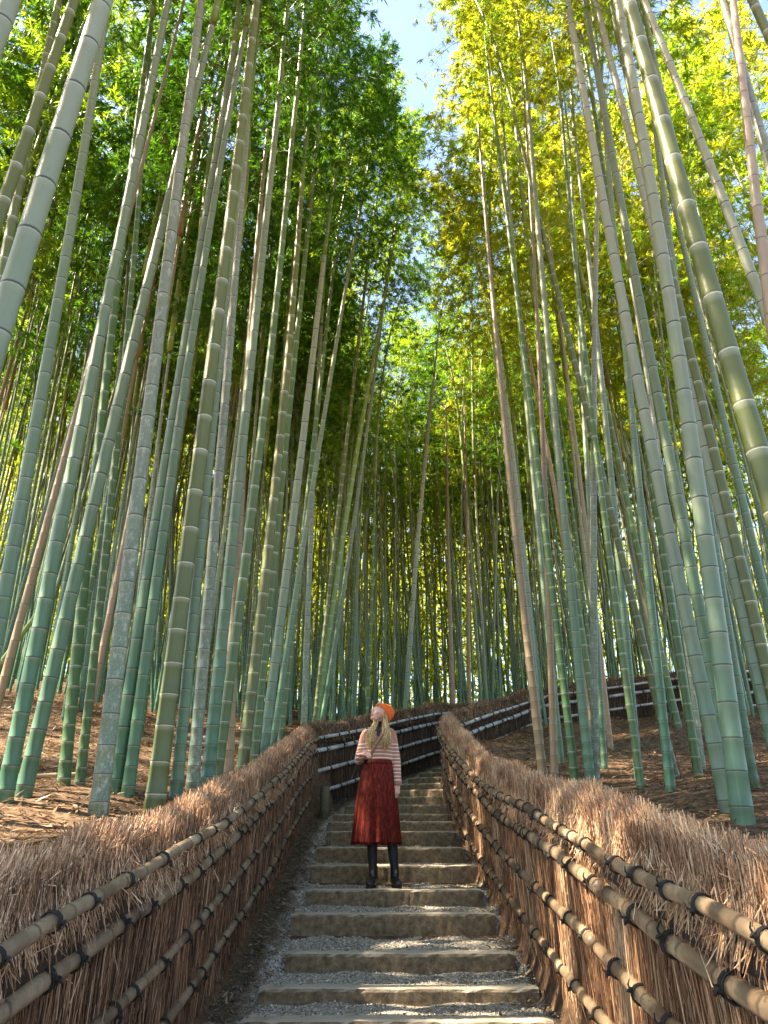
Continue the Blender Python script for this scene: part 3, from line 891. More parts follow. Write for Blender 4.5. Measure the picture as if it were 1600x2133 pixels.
CULMS = [
    (-1.65, 2.47, 0.0619, 0.105, 'P', 'huge pale culm slanting across the upper left corner of the photo'),
    (-1.89, 2.19, 0.048, 0.105, 'P', 'pale culm just cutting the top left corner of the photo'),
    (-2.61, 3.48, 0.0576, 0.09, 'O', 'dark olive culm at the upper left edge, behind the huge pale culm'),
    (-2.51, 4.23, -0.0518, 0.085, 'O', 'second dark culm at the left edge, lower than the olive one'),
    (-2.26, 4.29, -0.0349, 0.09, 'G', 'grey-green culm at the left edge, left of the thin brown culm'),
    (-2.7, 5.18, 0.0622, 0.06, 'T', 'thin brown dead culm crossing the left edge of the grove'),
    (-2.27, 4.73, 0.0162, 0.1, 'G', 'thick grey-green culm nearest the left edge above the fence cap'),
    (-2.26, 4.94, 0.0695, 0.1, 'G', 'blue-grey leaning culm whose foot meets the left fence at the photo edge'),
    (-2.23, 5.49, -0.0498, 0.085, 'B', 'bright green culm with white rings standing alone behind the left fence'),
    (-2.16, 5.59, -0.0621, 0.068, 'B', 'slim green culm with its foot showing in the litter on the left'),
    (-1.72, 4.81, -0.016, 0.11, 'M', 'thick mottled grey culm behind the left fence, left one of a close pair'),
    (-1.86, 5.45, 0.0269, 0.105, 'G', 'grey-green culm rising right beside the thick mottled one'),
    (-1.75, 5.4, 0.0265, 0.085, 'G', 'teal culm right of the mottled pair behind the left fence'),
    (-1.47, 5.09, 0.0132, 0.125, 'O', 'thickest olive culm with pale rings in the left grove'),
    (-1.47, 5.59, -0.0013, 0.09, 'G', 'pale blue-grey culm tucked right behind the thick olive one'),
    (-1.47, 6.05, -0.0142, 0.096, 'M', 'spotted grey culm between the thick olive and the teal one'),
    (-1.46, 6.49, 0.0167, 0.111, 'G', 'broad teal culm left of the tan culm'),
    (-1.47, 6.84, 0.0361, 0.101, 'B', 'green ringed culm touching the left side of the tan culm'),
    (-1.47, 7.38, -0.0183, 0.123, 'T', 'tall tan dead culm in the middle of the left grove'),
    (-1.47, 8.05, 0.033, 0.125, 'O', 'dark green leaning culm just right of the tan culm'),
    (-1.47, 8.79, 0.0373, 0.108, 'B', 'slim green culm between the dark green and the pale leaning culm'),
    (-1.46, 9.32, 0.0638, 0.125, 'P', 'pale leaning culm left of the bend in the left fence'),
    (-1.47, 10.1, 0.1071, 0.094, 'G', 'slender teal culm just right of the pale leaning culm'),
    (-1.46, 10.76, 0.0613, 0.101, 'B', 'slim green culm above the left fence just before it bends'),
    (-1.26, 12.07, 0.0021, 0.107, 'M', 'spotted straight culm right above the bend of the left fence'),
    (-1.14, 12.53, 0.1284, 0.111, 'Y', 'yellow-green culm leaning far over towards the middle of the photo'),
    (-1.15, 12.52, 0.0813, 0.095, 'O', 'dark culm crossing the foot of the yellow-green leaning culm'),
    (-1.07, 12.74, 0.1199, 0.089, 'G', 'thin blue-grey culm right of the yellow-green leaning one'),
    (0.4, 15.73, 0.0966, 0.125, 'P', 'pale lone culm leaning right above the far fence near the orange hat'),
    (1.63, 17.8, 0.0126, 0.125, 'T', 'brown culm standing at the point where both fences meet'),
    (2.02, 18.04, 0.0291, 0.104, 'T', 'thin brown culm just right of where the fences meet'),
    (2.8, 19.79, 0.0871, 0.085, 'G', 'green straight culm right of the two brown ones, behind the far fence'),
    (1.46, 7.18, -0.02, 0.088, 'T', 'tan dead culm leaning left, left one of the tan pair behind the right fence'),
    (1.54, 7.11, 0.0419, 0.07, 'T', 'straighter tan dead culm of the pair behind the right fence'),
    (1.83, 8.04, -0.0014, 0.07, 'G', 'slim grey-green culm in the shadow of the tan pair'),
    (1.65, 6.77, -0.026, 0.075, 'B', 'green leaning culm with pale rings right of the tan pair'),
    (1.75, 6.67, 0.0129, 0.09, 'G', 'long grey-green culm reaching up into the yellow leaves'),
    (1.82, 6.8, 0.1226, 0.075, 'M', 'straight brownish grey culm standing upright on the right slope'),
    (2.14, 7.59, 0.0592, 0.065, 'G', 'thin green culm half hidden by the upright brownish one'),
    (2.66, 9.07, -0.0048, 0.068, 'T', 'short thin tan culm before the far right fence'),
    (2.12, 6.49, 0.0124, 0.067, 'B', 'dark green culm with its foot in the litter of the right slope'),
    (2.27, 7.0, 0.0309, 0.075, 'G', 'pale green culm before the dark fence on the right slope'),
    (2.5, 6.71, -0.1018, 0.075, 'O', 'dark olive culm slanting strongly left on the right slope'),
    (2.18, 6.01, 0.0487, 0.073, 'G', 'grey-green culm with a black foot in the middle of the right slope'),
    (2.62, 6.53, 0.0028, 0.075, 'B', 'slim green culm with a whitish foot behind the right fence'),
    (2.2, 5.08, -0.0276, 0.1, 'P', 'beige-grey culm left of the thickest pale one on the right'),
    (2.48, 5.57, -0.0152, 0.095, 'G', 'green culm squeezed between the beige and the thickest pale culm'),
    (2.11, 4.72, 0.0259, 0.125, 'P', 'thickest pale grey-green culm behind the right fence'),
    (2.05, 3.35, -0.0526, 0.12, 'O', 'huge olive culm with white rings leaning in from the right edge'),
    (3.08, 4.39, -0.0989, 0.09, 'P', 'long pale culm right beside the huge olive one'),
    (2.15, 3.82, 0.1102, 0.09, 'R', 'pinkish tan culm at the upper right edge'),
    (2.84, 3.86, -0.009, 0.085, 'M', 'brown grey culm behind the pinkish one at the upper right'),
    (3.24, 3.46, -0.0988, 0.085, 'O', 'olive culm just cutting the top right corner'),
    (2.59, 5.1, -0.0422, 0.09, 'P', 'grey culm right of the thickest pale one, leaning left'),
    (2.64, 5.03, -0.0322, 0.085, 'O', 'dark green culm at the right edge beside the patch of sky'),
    (3.13, 5.78, -0.0203, 0.07, 'G', 'slim culm at the right edge above the dark green one'),
    (3.04, 5.35, -0.019, 0.075, 'G', 'teal culm cutting the right edge under the huge olive one'),
    (2.67, 5.7, 0.0426, 0.085, 'G', 'green culm partly hidden right behind the thickest pale one'),
]

TAKEN = []
for i, (x, y, lean, dia, kind, phrase) in enumerate(CULMS):
    length = random.uniform(7.4, 9.4) if kind not in 'TR' else random.uniform(8.5, 10)
    me = culm_mesh(length, dia / 2, (random.uniform(-.04, .04), random.uniform(-.06, .06)), 14 if dia > .095 else 12, seed=300 + i, r_end=.62 if kind not in 'TR' else .35)
    lf = random.choice(('leaf_green', 'leaf_green', 'leaf_mid')) if x < -.2 else (random.choice(('leaf_sun_yellow', 'leaf_sun_yellow', 'leaf_mid')) if x > 1.2 else 'leaf_mid')
    bamboo(x, y, lean, 0.0, dia, kind, phrase, 'bamboo standing behind the fences', me, length, lf, crown=kind not in 'TR', crown_s=dia / .1 * 1.0)
    TAKEN.append((x, y))

# the grove behind them; labels are given once all stand, from left to right between landmarks
REGIONS = [
    (12, (-13, -7), (5, 12), 'unseen bamboo added left of view'),  # out of view, added so their crowns shade the left slope
    (20, (-11, -2.6), (-4, 4.6), 'unseen bamboo added left of view'),  # out of view, added to break up the sun on path and fence
    (85, (-17, -1.7), (6, 24), 'crowded grove behind the left fence'),
    (95, (-6, 10), (14.5, 32), 'dense grove beyond the far fence'),
    (50, (2.0, 17), (7, 26), 'grove further back on the right slope'),
]
KIND_WORD = {'G': 'grey-green', 'B': 'bright green', 'O': 'dark olive', 'M': 'spotted grey', 'P': 'pale', 'Y': 'yellow-green', 'T': 'brown dead'}
ORD = ['leftmost', 'second from left', 'third from left', 'fourth from left', 'fifth from left', 'sixth from left', 'seventh from left',
       'eighth from left', 'ninth from left', 'tenth from left', 'eleventh from left', 'twelfth from left', 'thirteenth from left', 'fourteenth from left', 'fifteenth from left']
ZONES = [(-.44, 'at the far left edge'), (-.305, 'left of the thick olive culm'), (-.215, 'between the thick olive and tall tan culms'),
         (-.105, 'between the tall tan culm and fence bend'), (.03, 'behind the woman'), (.095, 'behind the meeting point of the fences'),
         (.215, 'just left of the tan pair'), (.33, 'right of the tan pair'), (9, 'around the thickest pale culm on the right')]
def in_view(x, y):
    return abs(x) < .62 * y + 1.2
standing = {}
for n, xr, yr, grp in REGIONS:
    made = tries = 0
    while made < n and tries < 20000:
        tries += 1
        x = random.uniform(*xr); y = random.uniform(*yr)
        if in_view(x, y) == (grp == 'unseen bamboo added left of view'): continue
        d, _ = center_dist(np.array(x), np.array(y))
        if d < 1.5: continue
        if y < 9 and x > 0 and random.random() < .6: continue
        if min((x - a) ** 2 + (y - b) ** 2 for a, b in TAKEN) < .42 ** 2: continue
        TAKEN.append((x, y)); made += 1
        lean = -math.copysign(random.uniform(0, .05), x) + random.gauss(0, .02)
        kind = random.choices('GBOMPYT', (38, 18, 8, 12, 14, 4, 6))[0]
        dia = random.uniform(.052, .082)
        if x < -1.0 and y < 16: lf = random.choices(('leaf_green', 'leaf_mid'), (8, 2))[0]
        elif x > 1.5 and y < 18: lf = random.choices(('leaf_sun_yellow', 'leaf_mid', 'leaf_green'), (6, 3, 1))[0]
        else: lf = random.choices(('leaf_green', 'leaf_mid', 'leaf_sun_yellow'), (3, 6, 1))[0]
        sc = random.uniform(.9, 1.3)
        b_ = bamboo(x, y, lean, random.gauss(0, .03), dia, kind, 'bamboo', grp, random.choice(PROTO), 5.9, lf, crown_s=random.uniform(.95, 1.25), r_scale=dia / .09)
        b_.scale = (sc, sc, sc)
        zone = next(w for lim_, w in ZONES if x / y < lim_) if y > 4.6 else 'unseen past the left edge, added for shade'
        standing.setdefault((KIND_WORD[kind], 'nearer' if y < 13 else ('farther' if y < 22 else 'farthest'), zone), []).append((x / y, b_))
for (kw, dep, zone), lst in standing.items():
    lst.sort(key=lambda e: e[0])
    for i, (_, b_) in enumerate(lst):
        b_['label'] = ('%s %s bamboo %s' % (dep, kw, zone)) if len(lst) == 1 else ('%s of %s %s culms %s' % (ORD[min(i, 14)], dep, kw, zone))

# far grove: too deep to tell the stems apart
n = 420000
x = RNG.uniform(-45, 50, n); y = 25 + 30 * RNG.random(n) ** 1.3
ok = (np.abs(x) < y * .75) | (RNG.random(n) < .2)
x, y = x[ok], y[ok]; n = len(x)
# clumpy heights: foliage reaches right down to the undergrowth
cl = .5 + .5 * np.sin(x * .9 + 1.7 * np.sin(y * .6)) * np.cos(y * .8 + x * .35)
h = RNG.random(n) ** .62 * (10 + 4 * cl)
keep = RNG.random(n) < np.where(x > 8, .42, 1.0)
x, y, h = x[keep], y[keep], h[keep]; n = len(x)
p = np.stack([x, y, slope_z(x, y) + h + .2], -1)
d = unit(RNG.normal(0, 1, (n, 3)) + np.array([0, 0, -.5]))
nr = unit(RNG.normal(0, .6, (n, 3)) + np.array([0, 0, 1.]))
v, q, t = leaf_quads(p, d, nr, RNG.uniform(.22, .48, n), RNG.uniform(.06, .13, n), RNG.random(n))
grove = empty('distant_grove', (0, 40, float(slope_z(0, 40))))
tag(grove, 'sunlit yellow green mass of bamboo foliage and stems far behind the grove', 'grove', kind='stuff')
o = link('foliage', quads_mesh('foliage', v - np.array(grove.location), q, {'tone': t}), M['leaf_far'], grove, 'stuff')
n = 2700
x = RNG.uniform(-26, 28, n); y = 9 + 37 * RNG.random(n) ** 1.1
ok = (y > 14) | ((x < -4) & (y > 10)) | ((x > 5) & (y > 11)); x, y = x[ok], y[ok]; n = len(x)
ok = (np.abs(x) < .6 * y) & (center_dist(x, y)[0] > 2.2); x, y = x[ok], y[ok]; n = len(x)
p0 = np.stack([x, y, slope_z(x, y) - .1], -1); p1 = p0 + np.stack([RNG.normal(0, .6, n), RNG.normal(0, .4, n), RNG.uniform(9, 12, n)], -1)
SEG = 30
tt = np.linspace(0, 1, SEG + 1)
bow = RNG.normal(0, .10, (n, 2))
ctr = p0[:, None] + (p1 - p0)[:, None] * tt[None, :, None]
ctr[..., 0] += bow[:, :1] * np.sin(tt * math.pi); ctr[..., 1] += bow[:, 1:] * np.sin(tt * math.pi)
rad = RNG.uniform(.024, .042, n)[:, None] * (1 - .5 * tt)[None]
an = np.arange(6) * math.pi / 3
v = ctr[:, :, None] + np.stack([np.cos(an), np.sin(an), np.zeros(6)], -1)[None, None] * rad[:, :, None, None]
idx = np.arange(n * (SEG + 1) * 6).reshape(n, SEG + 1, 6)
q = np.stack([idx[:, :-1], np.roll(idx[:, :-1], -1, 2), np.roll(idx[:, 1:], -1, 2), idx[:, 1:]], -1).reshape(-1, 4)
v = v.reshape(-1, 3)
along_a = np.repeat(np.tile(tt * 9, n), 6); node_a = np.repeat((tt[None] * 36 + RNG.random((n, 1)) * 50).ravel(), 6)
o = link('stems', quads_mesh('stems', v - np.array(grove.location), q, {'along': along_a, 'node': node_a}), M['G'], grove, 'stuff')

# ------------------------------------------------------------------ the woman on the steps
def remeshed(name, parts, voxel, smooth=4):
    V, F = merge(parts)
    me = pymesh(name + '_raw', V, F)
    o = bpy.data.objects.new(name + '_raw', me); COL.objects.link(o)
    md = o.modifiers.new('r', 'REMESH'); md.mode = 'VOXEL'; md.voxel_size = voxel; md.use_smooth_shade = True
    ms = o.modifiers.new('s', 'SMOOTH'); ms.factor = .5; ms.iterations = smooth
    dg = bpy.context.evaluated_depsgraph_get()
    out = bpy.data.meshes.new_from_object(o.evaluated_get(dg), depsgraph=dg)
    out.name = name
    bpy.data.objects.remove(o); bpy.data.meshes.remove(me)
    out.polygons.foreach_set('use_smooth', np.ones(len(out.polygons), bool))
    return out

def ellipsoid(c, r, rot=None, nu=20, nv=12):
    V = []; F = []
    for i in range(nv + 1):
        th = math.pi * i / nv
        for j in range(nu):
            ph = 2 * math.pi * j / nu
            V.append((math.sin(th) * math.cos(ph) * r[0], math.sin(th) * math.sin(ph) * r[1], math.cos(th) * r[2]))
    for i in range(nv):
        for j in range(nu):
            F.append((i * nu + j, (i + 1) * nu + j, (i + 1) * nu + (j + 1) % nu, i * nu + (j + 1) % nu))
    V = np.array(V)
    if rot is not None: V = V @ np.array(rot.to_3x3()).T
    return V + np.array(c), F

def spine(pts, n=10):
    pts = np.array(pts, float)
    t = np.linspace(0, 1, len(pts)); tt = np.linspace(0, 1, n)
    P = np.stack([np.interp(tt, t, pts[:, k]) for k in range(3)], -1)
    for _ in range(2):
        P[1:-1] = (P[:-2] + 2 * P[1:-1] + P[2:]) / 4
    return P

def limb(pts, rad, n=14, sides=12, flat=1.0):
    t = np.linspace(0, 1, len(rad)); tt = np.linspace(0, 1, n)
    r = np.interp(tt, t, rad)
    return tube(spine(pts, n), r, sides, ell=np.stack([r, r * flat], 1))

def stack(rows, sides=28):
    """vertical loft; rows = (x, y, z, rx, ry)"""
    V = []; F = []
    for (x, y, z, rx, ry) in rows:
        for k in range(sides):
            a = 2 * math.pi * k / sides
            V.append((x + math.cos(a) * rx, y + math.sin(a) * ry, z))
    for i in range(len(rows) - 1):
        for k in range(sides):
            F.append((i * sides + k, i * sides + (k + 1) % sides, (i + 1) * sides + (k + 1) % sides, (i + 1) * sides + k))
    F.append(tuple(range(sides))[::-1]); F.append(tuple((len(rows) - 1) * sides + k for k in range(sides)))
    return np.array(V), F

STEP_I = STEP_S.index(7.57)
person = empty('person', (0.0, 7.76, STEP_Z[STEP_I]))
tag(person, 'woman in orange beanie, striped sweater and long red skirt looking up on the steps', 'person')

HC = Vector((-.034, -.005, 1.578))                                    # head centre
HR = Matrix.Rotation(math.radians(-58), 4, 'Z') @ Matrix.Rotation(math.radians(-30), 4, 'X')
def head_pts(V): return np.asarray(V) @ np.array(HR.to_3x3()).T + np.array(HC)
def head_part(p): return head_pts(p[0]), p[1]

def hand(wrist, d, up, curl, mirror=1):
    """palm and five bent fingers; d = towards fingertips, up = back of the hand"""
    d = Vector(d).normalized(); up = Vector(up); up = (up - d * up.dot(d)).normalized(); sd = d.cross(up) * mirror
    w = Vector(wrist); parts = []
    parts.append(limb([w - d * .03, w + d * .02, w + d * .085], [.022, .031, .033], 8, 10, .52))
    for k, (off, L) in enumerate(((-.026, .062), (-.009, .072), (.009, .068), (.025, .054))):
        b = w + d * .075 + sd * off
        m1 = b + d * L * .45 * math.cos(curl * .6) - up * L * .45 * math.sin(curl * .6)
        m2 = m1 + d * L * .35 * math.cos(curl * 1.5) - up * L * .35 * math.sin(curl * 1.5)
        m3 = m2 + d * L * .25 * math.cos(curl * 2.1) - up * L * .25 * math.sin(curl * 2.1)
        parts.append(limb([b - d * .02, b, m1, m2, m3], [.0095, .0095, .009, .0085, .0065], 12, 8))
    t0 = w + d * .02 - sd * .024
    parts.append(limb([t0, t0 + d * .03 - sd * .022 - up * .008, t0 + d * .06 - sd * .022 - up * .02], [.012, .0105, .0075], 8, 8))
    return [(np.array(v), f) for v, f in parts]

R_SH, R_EL, R_WR = (-.180, .015, 1.375), (-.245, .045, 1.135), (-.235, -.150, 1.175)
L_SH, L_EL, L_WR = (.070, .015, 1.385), (.118, .030, 1.135), (.132, -.010, .905)
body = []
body.append(stack([(-.06, 0, .80, .15, .11), (-.06, 0, .90, .16, .12), (-.06, 0, 1.0, .14, .10), (-.06, 0, 1.12, .112, .08), (-.058, 0, 1.25, .128, .09), (-.058, 0, 1.36, .142, .09), (-.058, 0, 1.42, .10, .07), (-.06, 0, 1.45, .05, .05)]))
body.append(limb([(-.062, .012, 1.40), (-.06, .008, 1.48), (-.045, -.002, 1.56)], [.052, .046, .05], 8, 14))
body.append(head_part(ellipsoid((0, .012, .028), (.076, .092, .086))))
body.append(head_part(limb([(0, -.030, .03), (0, -.038, -.03), (0, -.046, -.088)], [.066, .058, .032], 10, 14)))   # face and jaw
body.append(head_part(ellipsoid((0, -.070, -.088), (.020, .016, .016))))            # chin
body.append(head_part(limb([(0, -.086, .022), (0, -.100, -.006), (0, -.112, -.022), (0, -.096, -.032)], [.010, .011, .013, .010], 10, 8)))
body.append(head_part(ellipsoid((0, -.088, -.054), (.022, .012, .010))))
for sgn in (-1, 1):
    body.append(head_part(ellipsoid((sgn * .036, -.066, -.022), (.024, .020, .022))))      # cheeks
    body.append(head_part(ellipsoid((sgn * .030, -.080, .030), (.026, .012, .008))))        # brows
    body.append(head_part(ellipsoid((sgn * .078, .012, -.008), (.010, .018, .030))))        # ears
body.append(limb([R_SH, R_EL, R_WR], [.045, .036, .024], 18)); body.append(limb([L_SH, L_EL, L_WR], [.045, .036, .024], 18))
body += hand(R_WR, (.75, -.62, .10), (-.2, -.45, .88), .85, 1)
body += hand(L_WR, (-.10, -.12, -1), (.75, -.60, 0), .35, -1)
for hx, kx, fx in ((-.12, -.115, -.105), (.0, .06, .105)):
    body.append(limb([(hx, 0, .88), (kx, -.02, .48), (fx, .03, .10)], [.085, .040, .026], 16))
nt = NT('skin')
n = nt.noise(30, 2, .5)
col = nt.ramp(n, [(.3, (.56, .30, .22)), (.7, (.66, .38, .29))])
b = nt.bsdf(col, .5, None, .4)
M['skin'] = nt.done(b)
link('body', remeshed('body', body, .0058, 2), M['skin'], person)

# eyes, brows and lips
def solid(name, parts, mat, parent, smooth=True):
    V, F = merge(parts)
    return link(name, pymesh(name, V, F, smooth=smooth), mat, parent)
M['eye'] = plain('eye_white', (.7, .68, .66), (.8, .78, .76), 50, .2, 0)
M['iris'] = plain('iris', (.03, .04, .05), (.06, .07, .08), 80, .2, 0)
M['lip'] = plain('lip', (.50, .15, .13), (.56, .19, .16), 60, .4, 0)
M['brow'] = plain('brow_hair', (.20, .12, .06), (.28, .18, .09), 90, .7, 0)
for sgn in (-1, 1):
    e = solid('eye', [head_part(ellipsoid((sgn * .031, -.079, .010), (.014, .009, .0085), None, 12, 8))], M['eye'], person)
    solid('iris', [head_part(ellipsoid((sgn * .031, -.0855, .011), (.0058, .004, .0058), None, 10, 6))], M['iris'], e)
    solid('eyebrow', [head_part(limb([(sgn * .012, -.090, .036), (sgn * .030, -.090, .042), (sgn * .050, -.076, .036)], [.003, .0042, .002], 8, 6))], M['brow'], person)
solid('lips', [head_part(limb([(-.022, -.092, -.052), (0, -.102, -.050), (.022, -.092, -.052)], [.002, .0052, .002], 9, 6)),
               head_part(limb([(-.020, -.091, -.058), (0, -.099, -.060), (.020, -.091, -.058)], [.002, .006, .002], 9, 6))], M['lip'], person)

# beanie: ribbed knit with a rolled rim, sagging to the back
ax = Vector((0, .50, .87)).normalized(); a1 = Vector((1, 0, 0)); a2 = ax.cross(a1)
V, F = [], []; SD = 96; rows = 16; c0 = Vector((0, .016, .034))
for i in range(rows + 1):
    th = math.radians(96) * i / rows
    for k in range(SD):
        ph = 2 * math.pi * k / SD
        rib = 1 + .018 * math.cos(ph * 32) * min(1, th * 2)
        slouch = 1 + .24 * max(0, math.cos(th * 1.1)) ** 1.2
        r = .0885 * rib
        p = c0 + ax * math.cos(th) * .094 * slouch + (a1 * math.cos(ph) * r * .99 + a2 * math.sin(ph) * r * 1.12) * math.sin(th)
        p += Vector((0, .020, -.004)) * max(0, math.cos(th)) * (1 + .3 * math.sin(3 * ph))
        V.append(p)
for i in range(rows):
    for k in range(SD):
        F.append((i * SD + k, (i + 1) * SD + k, (i + 1) * SD + (k + 1) % SD, i * SD + (k + 1) % SD))
bean = [(np.array([tuple(v) for v in V]), F)]
rim_pts = []
V, F = [], []
for k in range(SD):
    ph = 2 * math.pi * k / SD
    for j in range(8):
        q = 2 * math.pi * j / 8
        rad = .0915 + .006 * math.cos(q) + .0015 * math.cos(ph * 32)
        hgt = -.004 + .021 * math.sin(q)
        p = c0 + ax * hgt + a1 * math.cos(ph) * rad * .99 + a2 * math.sin(ph) * rad * 1.12
        V.append(tuple(p))
for k in range(SD):
    for j in range(8):
        F.append((k * 8 + j, k * 8 + (j + 1) % 8, ((k + 1) % SD) * 8 + (j + 1) % 8, ((k + 1) % SD) * 8 + j))
M['beanie'] = plain('orange_knit', (.62, .085, .010), (.80, .15, .018), 120, .85, .5, .004)
bo = solid('beanie', [head_part(bean[0])], M['beanie'], person)
solid('beanie_rim', [head_part((np.array(V), F))], M['beanie'], bo)

# long fair hair falling over both shoulders
hr = random.Random(5); strands = []; tones = []
def lock(p0, p1, p2, p3, r):
    strands.append(limb([p0, p1, p2, p3], [r * .8, r * 1.1, r, r * .2], 12, 5, .6)); tones.append(np.full(60, hr.random()))
j = lambda a: hr.gauss(0, a)
for k in range(190):      # photo-left bundle
    lock((-.060 + j(.012), -.030 + j(.016), 1.555 + j(.015)), (-.095 + j(.012), -.060 + j(.012), 1.47 + j(.01)),
         (-.130 + j(.022), -.112 + j(.010), 1.38 + j(.015)), (-.128 + j(.034), -.122 + j(.010), 1.275 + j(.035)), .0037)
for k in range(220):      # photo-right bundle
    lock((.008 + j(.016), -.035 + j(.024), 1.575 + j(.02)), (.012 + j(.014), -.068 + j(.014), 1.48 + j(.01)),
         (.018 + j(.026), -.110 + j(.012), 1.38 + j(.015)), (.010 + j(.038), -.124 + j(.010), 1.270 + j(.035)), .0037)
for k in range(40):      # behind the neck and shoulders
    x0 = hr.uniform(-.07, .05)
    lock((x0 * .5 - .01, .055 + j(.012), 1.57 + j(.02)), (x0 * .9 - .01, .085 + j(.01), 1.48), (x0 * 1.3 - .03, .115 + j(.008), 1.38), (x0 * 1.4 - .04, .12 + j(.01), 1.25 + j(.03)), .009)
nt = NT('fair_hair')
n = nt.noise(70, 3, .6, stretch=(1, 1, .08))
col = nt.ramp(nt.math('ADD', nt.math('MULTIPLY', n, .5), nt.math('MULTIPLY', nt.attr('tone'), .5)), [(.2, (.20, .10, .035)), (.5, (.46, .28, .11)), (.8, (.72, .52, .26))])
M['hair'] = nt.done(nt.bsdf(col, .42, None, .5))
V, F = merge(strands)
link('hair', pymesh('hair', V, F, {'tone': np.concatenate(tones)}), M['hair'], person)

# sweater
sw = [stack([(-.06, 0, 1.095, .128, .095), (-.06, 0, 1.13, .140, .104), (-.059, -.002, 1.20, .146, .110), (-.057, -.004, 1.30, .154, .114), (-.056, -.002, 1.37, .156, .106), (-.057, .002, 1.42, .122, .086), (-.06, .006, 1.455, .068, .064)]),
      limb([(-.150, .012, 1.395), R_SH, R_EL, tuple(Vector(R_WR) + Vector((0, .02, 0)))], [.060, .060, .054, .040], 26, 16),
      limb([(.035, .012, 1.405), L_SH, L_EL, tuple(Vector(L_WR) + Vector((0, 0, .015)))], [.060, .059, .050, .040], 26, 16),
      limb([Vector(L_WR) + Vector((0, .002, .04)), Vector(L_WR) + Vector((0, 0, -.005))], [.045, .040], 6, 16),
      limb([Vector(R_WR) + Vector((0, .05, -.004)), Vector(R_WR) + Vector((0, .005, 0))], [.050, .044], 6, 16)]
nt = NT('striped_knit')
tc = nt.n('ShaderNodeTexCoord'); sp = nt.n('ShaderNodeSeparateXYZ'); nt.l(tc.outputs['Object'], sp.inputs[0])
wob = nt.noise(7, 2, .5)
zz = nt.math('ADD', sp.outputs[2], nt.math('MULTIPLY', wob, .012))
fr = nt.math('FRACT', nt.math('DIVIDE', zz, .034))
stripe = nt.ramp(fr, [(.0, (1, 1, 1)), (.20, (1, 1, 1)), (.27, (0, 0, 0)), (.95, (0, 0, 0)), (1, (1, 1, 1))])
low = nt.ramp(zz, [(.0, (1, 1, 1)), (.93, (1, 1, 1)), (.94, (1, 1, 1))])
lim = nt.math('LESS_THAN', zz, 1.312); lim2 = nt.math('GREATER_THAN', zz, .945)
kn = nt.noise(220, 2, .5)
basec = nt.mix(nt.math('MULTIPLY', kn, .6), (.44, .19, .13), (.29, .115, .075))
col = nt.mix(nt.math('MULTIPLY', nt.math('MULTIPLY', stripe, lim), lim2), basec, (.72, .62, .54))
M['sweater'] = nt.done(nt.bsdf(col, .9, nt.bump(kn, .5, .004), .2, .3))
link('sweater', remeshed('sweater', sw, .0075, 5), M['sweater'], person)

# black roll-neck showing in the opening
V = [(-.100, -.070, 1.455), (-.020, -.070, 1.455), (-.030, -.112, 1.41), (-.058, -.128, 1.345), (-.088, -.112, 1.41)]
Vb = [(x, y + .03, z) for x, y, z in V]
F = [(0, 4, 3, 2, 1), (5, 6, 7, 8, 9)] + [(i, (i + 1) % 5, 5 + (i + 1) % 5, 5 + i) for i in range(5)]
M['black_knit'] = plain('black_knit', (.008, .008, .009), (.020, .020, .022), 150, .85, .3, .003)
solid('roll_neck', [limb([(-.062, .008, 1.42), (-.061, .006, 1.47), (-.055, .002, 1.515)], [.062, .057, .053], 8, 20), (np.array(V + Vb), F)], M['black_knit'], person, smooth=False)

# skirt
rows = []
V, F = [], []; SD = 120; NR = 26
prof_z = [1.135, 1.10, 1.0, .85, .6, .38]; prof_rx = [.137, .142, .168, .188, .208, .226]; prof_ry = [.103, .108, .128, .146, .165, .185]
for i in range(NR + 1):
    z = 1.135 + (.375 - 1.135) * i / NR
    rx = np.interp(-z, [-a for a in prof_z], prof_rx); ry = np.interp(-z, [-a for a in prof_z], prof_ry)
    amp = .024 * np.clip((1.06 - z) / .68, 0, 1) ** .8
    xc = -.062 - .020 * (1.135 - z)
    for k in range(SD):
        a = 2 * math.pi * k / SD
        fold = amp * (.6 * math.sin(9 * a + .6 + .4 * math.sin(z * 4)) + .4 * math.sin(17 * a + 1.3) + .3 * math.sin(5 * a))
        V.append((xc + math.cos(a) * (rx + fold), .0 + math.sin(a) * (ry + fold), z - (.008 * math.sin(9 * a) if i == NR else 0)))
for i in range(NR):
    for k in range(SD):
        F.append((i * SD + k, (i + 1) * SD + k, (i + 1) * SD + (k + 1) % SD, i * SD + (k + 1) % SD))
# inner lining gives the hem thickness
n0 = len(V)
for k in range(SD):
    x, y, z = V[NR * SD + k]; V.append((x * .96 - .003, y * .95, z + .004))
for k in range(SD):
    x, y, z = V[(NR - 6) * SD + k]; V.append((x * .93 - .003, y * .92, z))
for k in range(SD):
    F.append((NR * SD + k, n0 + k, n0 + (k + 1) % SD, NR * SD + (k + 1) % SD))
    F.append((n0 + k, n0 + SD + k, n0 + SD + (k + 1) % SD, n0 + (k + 1) % SD))
nt = NT('red_corduroy')
n1 = nt.noise(75, 4, .7, stretch=(1, 1, .22)); n2 = nt.noise(150, 2, .6, stretch=(1, 1, .1))
col = nt.ramp(n1, [(.32, (.030, .003, .003)), (.52, (.11, .010, .005)), (.74, (.28, .036, .014))])
M['skirt'] = nt.done(nt.bsdf(col, .75, nt.bump(n2, .5, .004), .15))
sk = solid('skirt', [(np.array(V), F)], M['skirt'], person)
solid('waistband', [stack([(-.062, 0, 1.098, .146, .111), (-.062, 0, 1.112, .1455, .1105), (-.062, 0, 1.14, .1415, .107)], 40)], M['skirt'], sk)

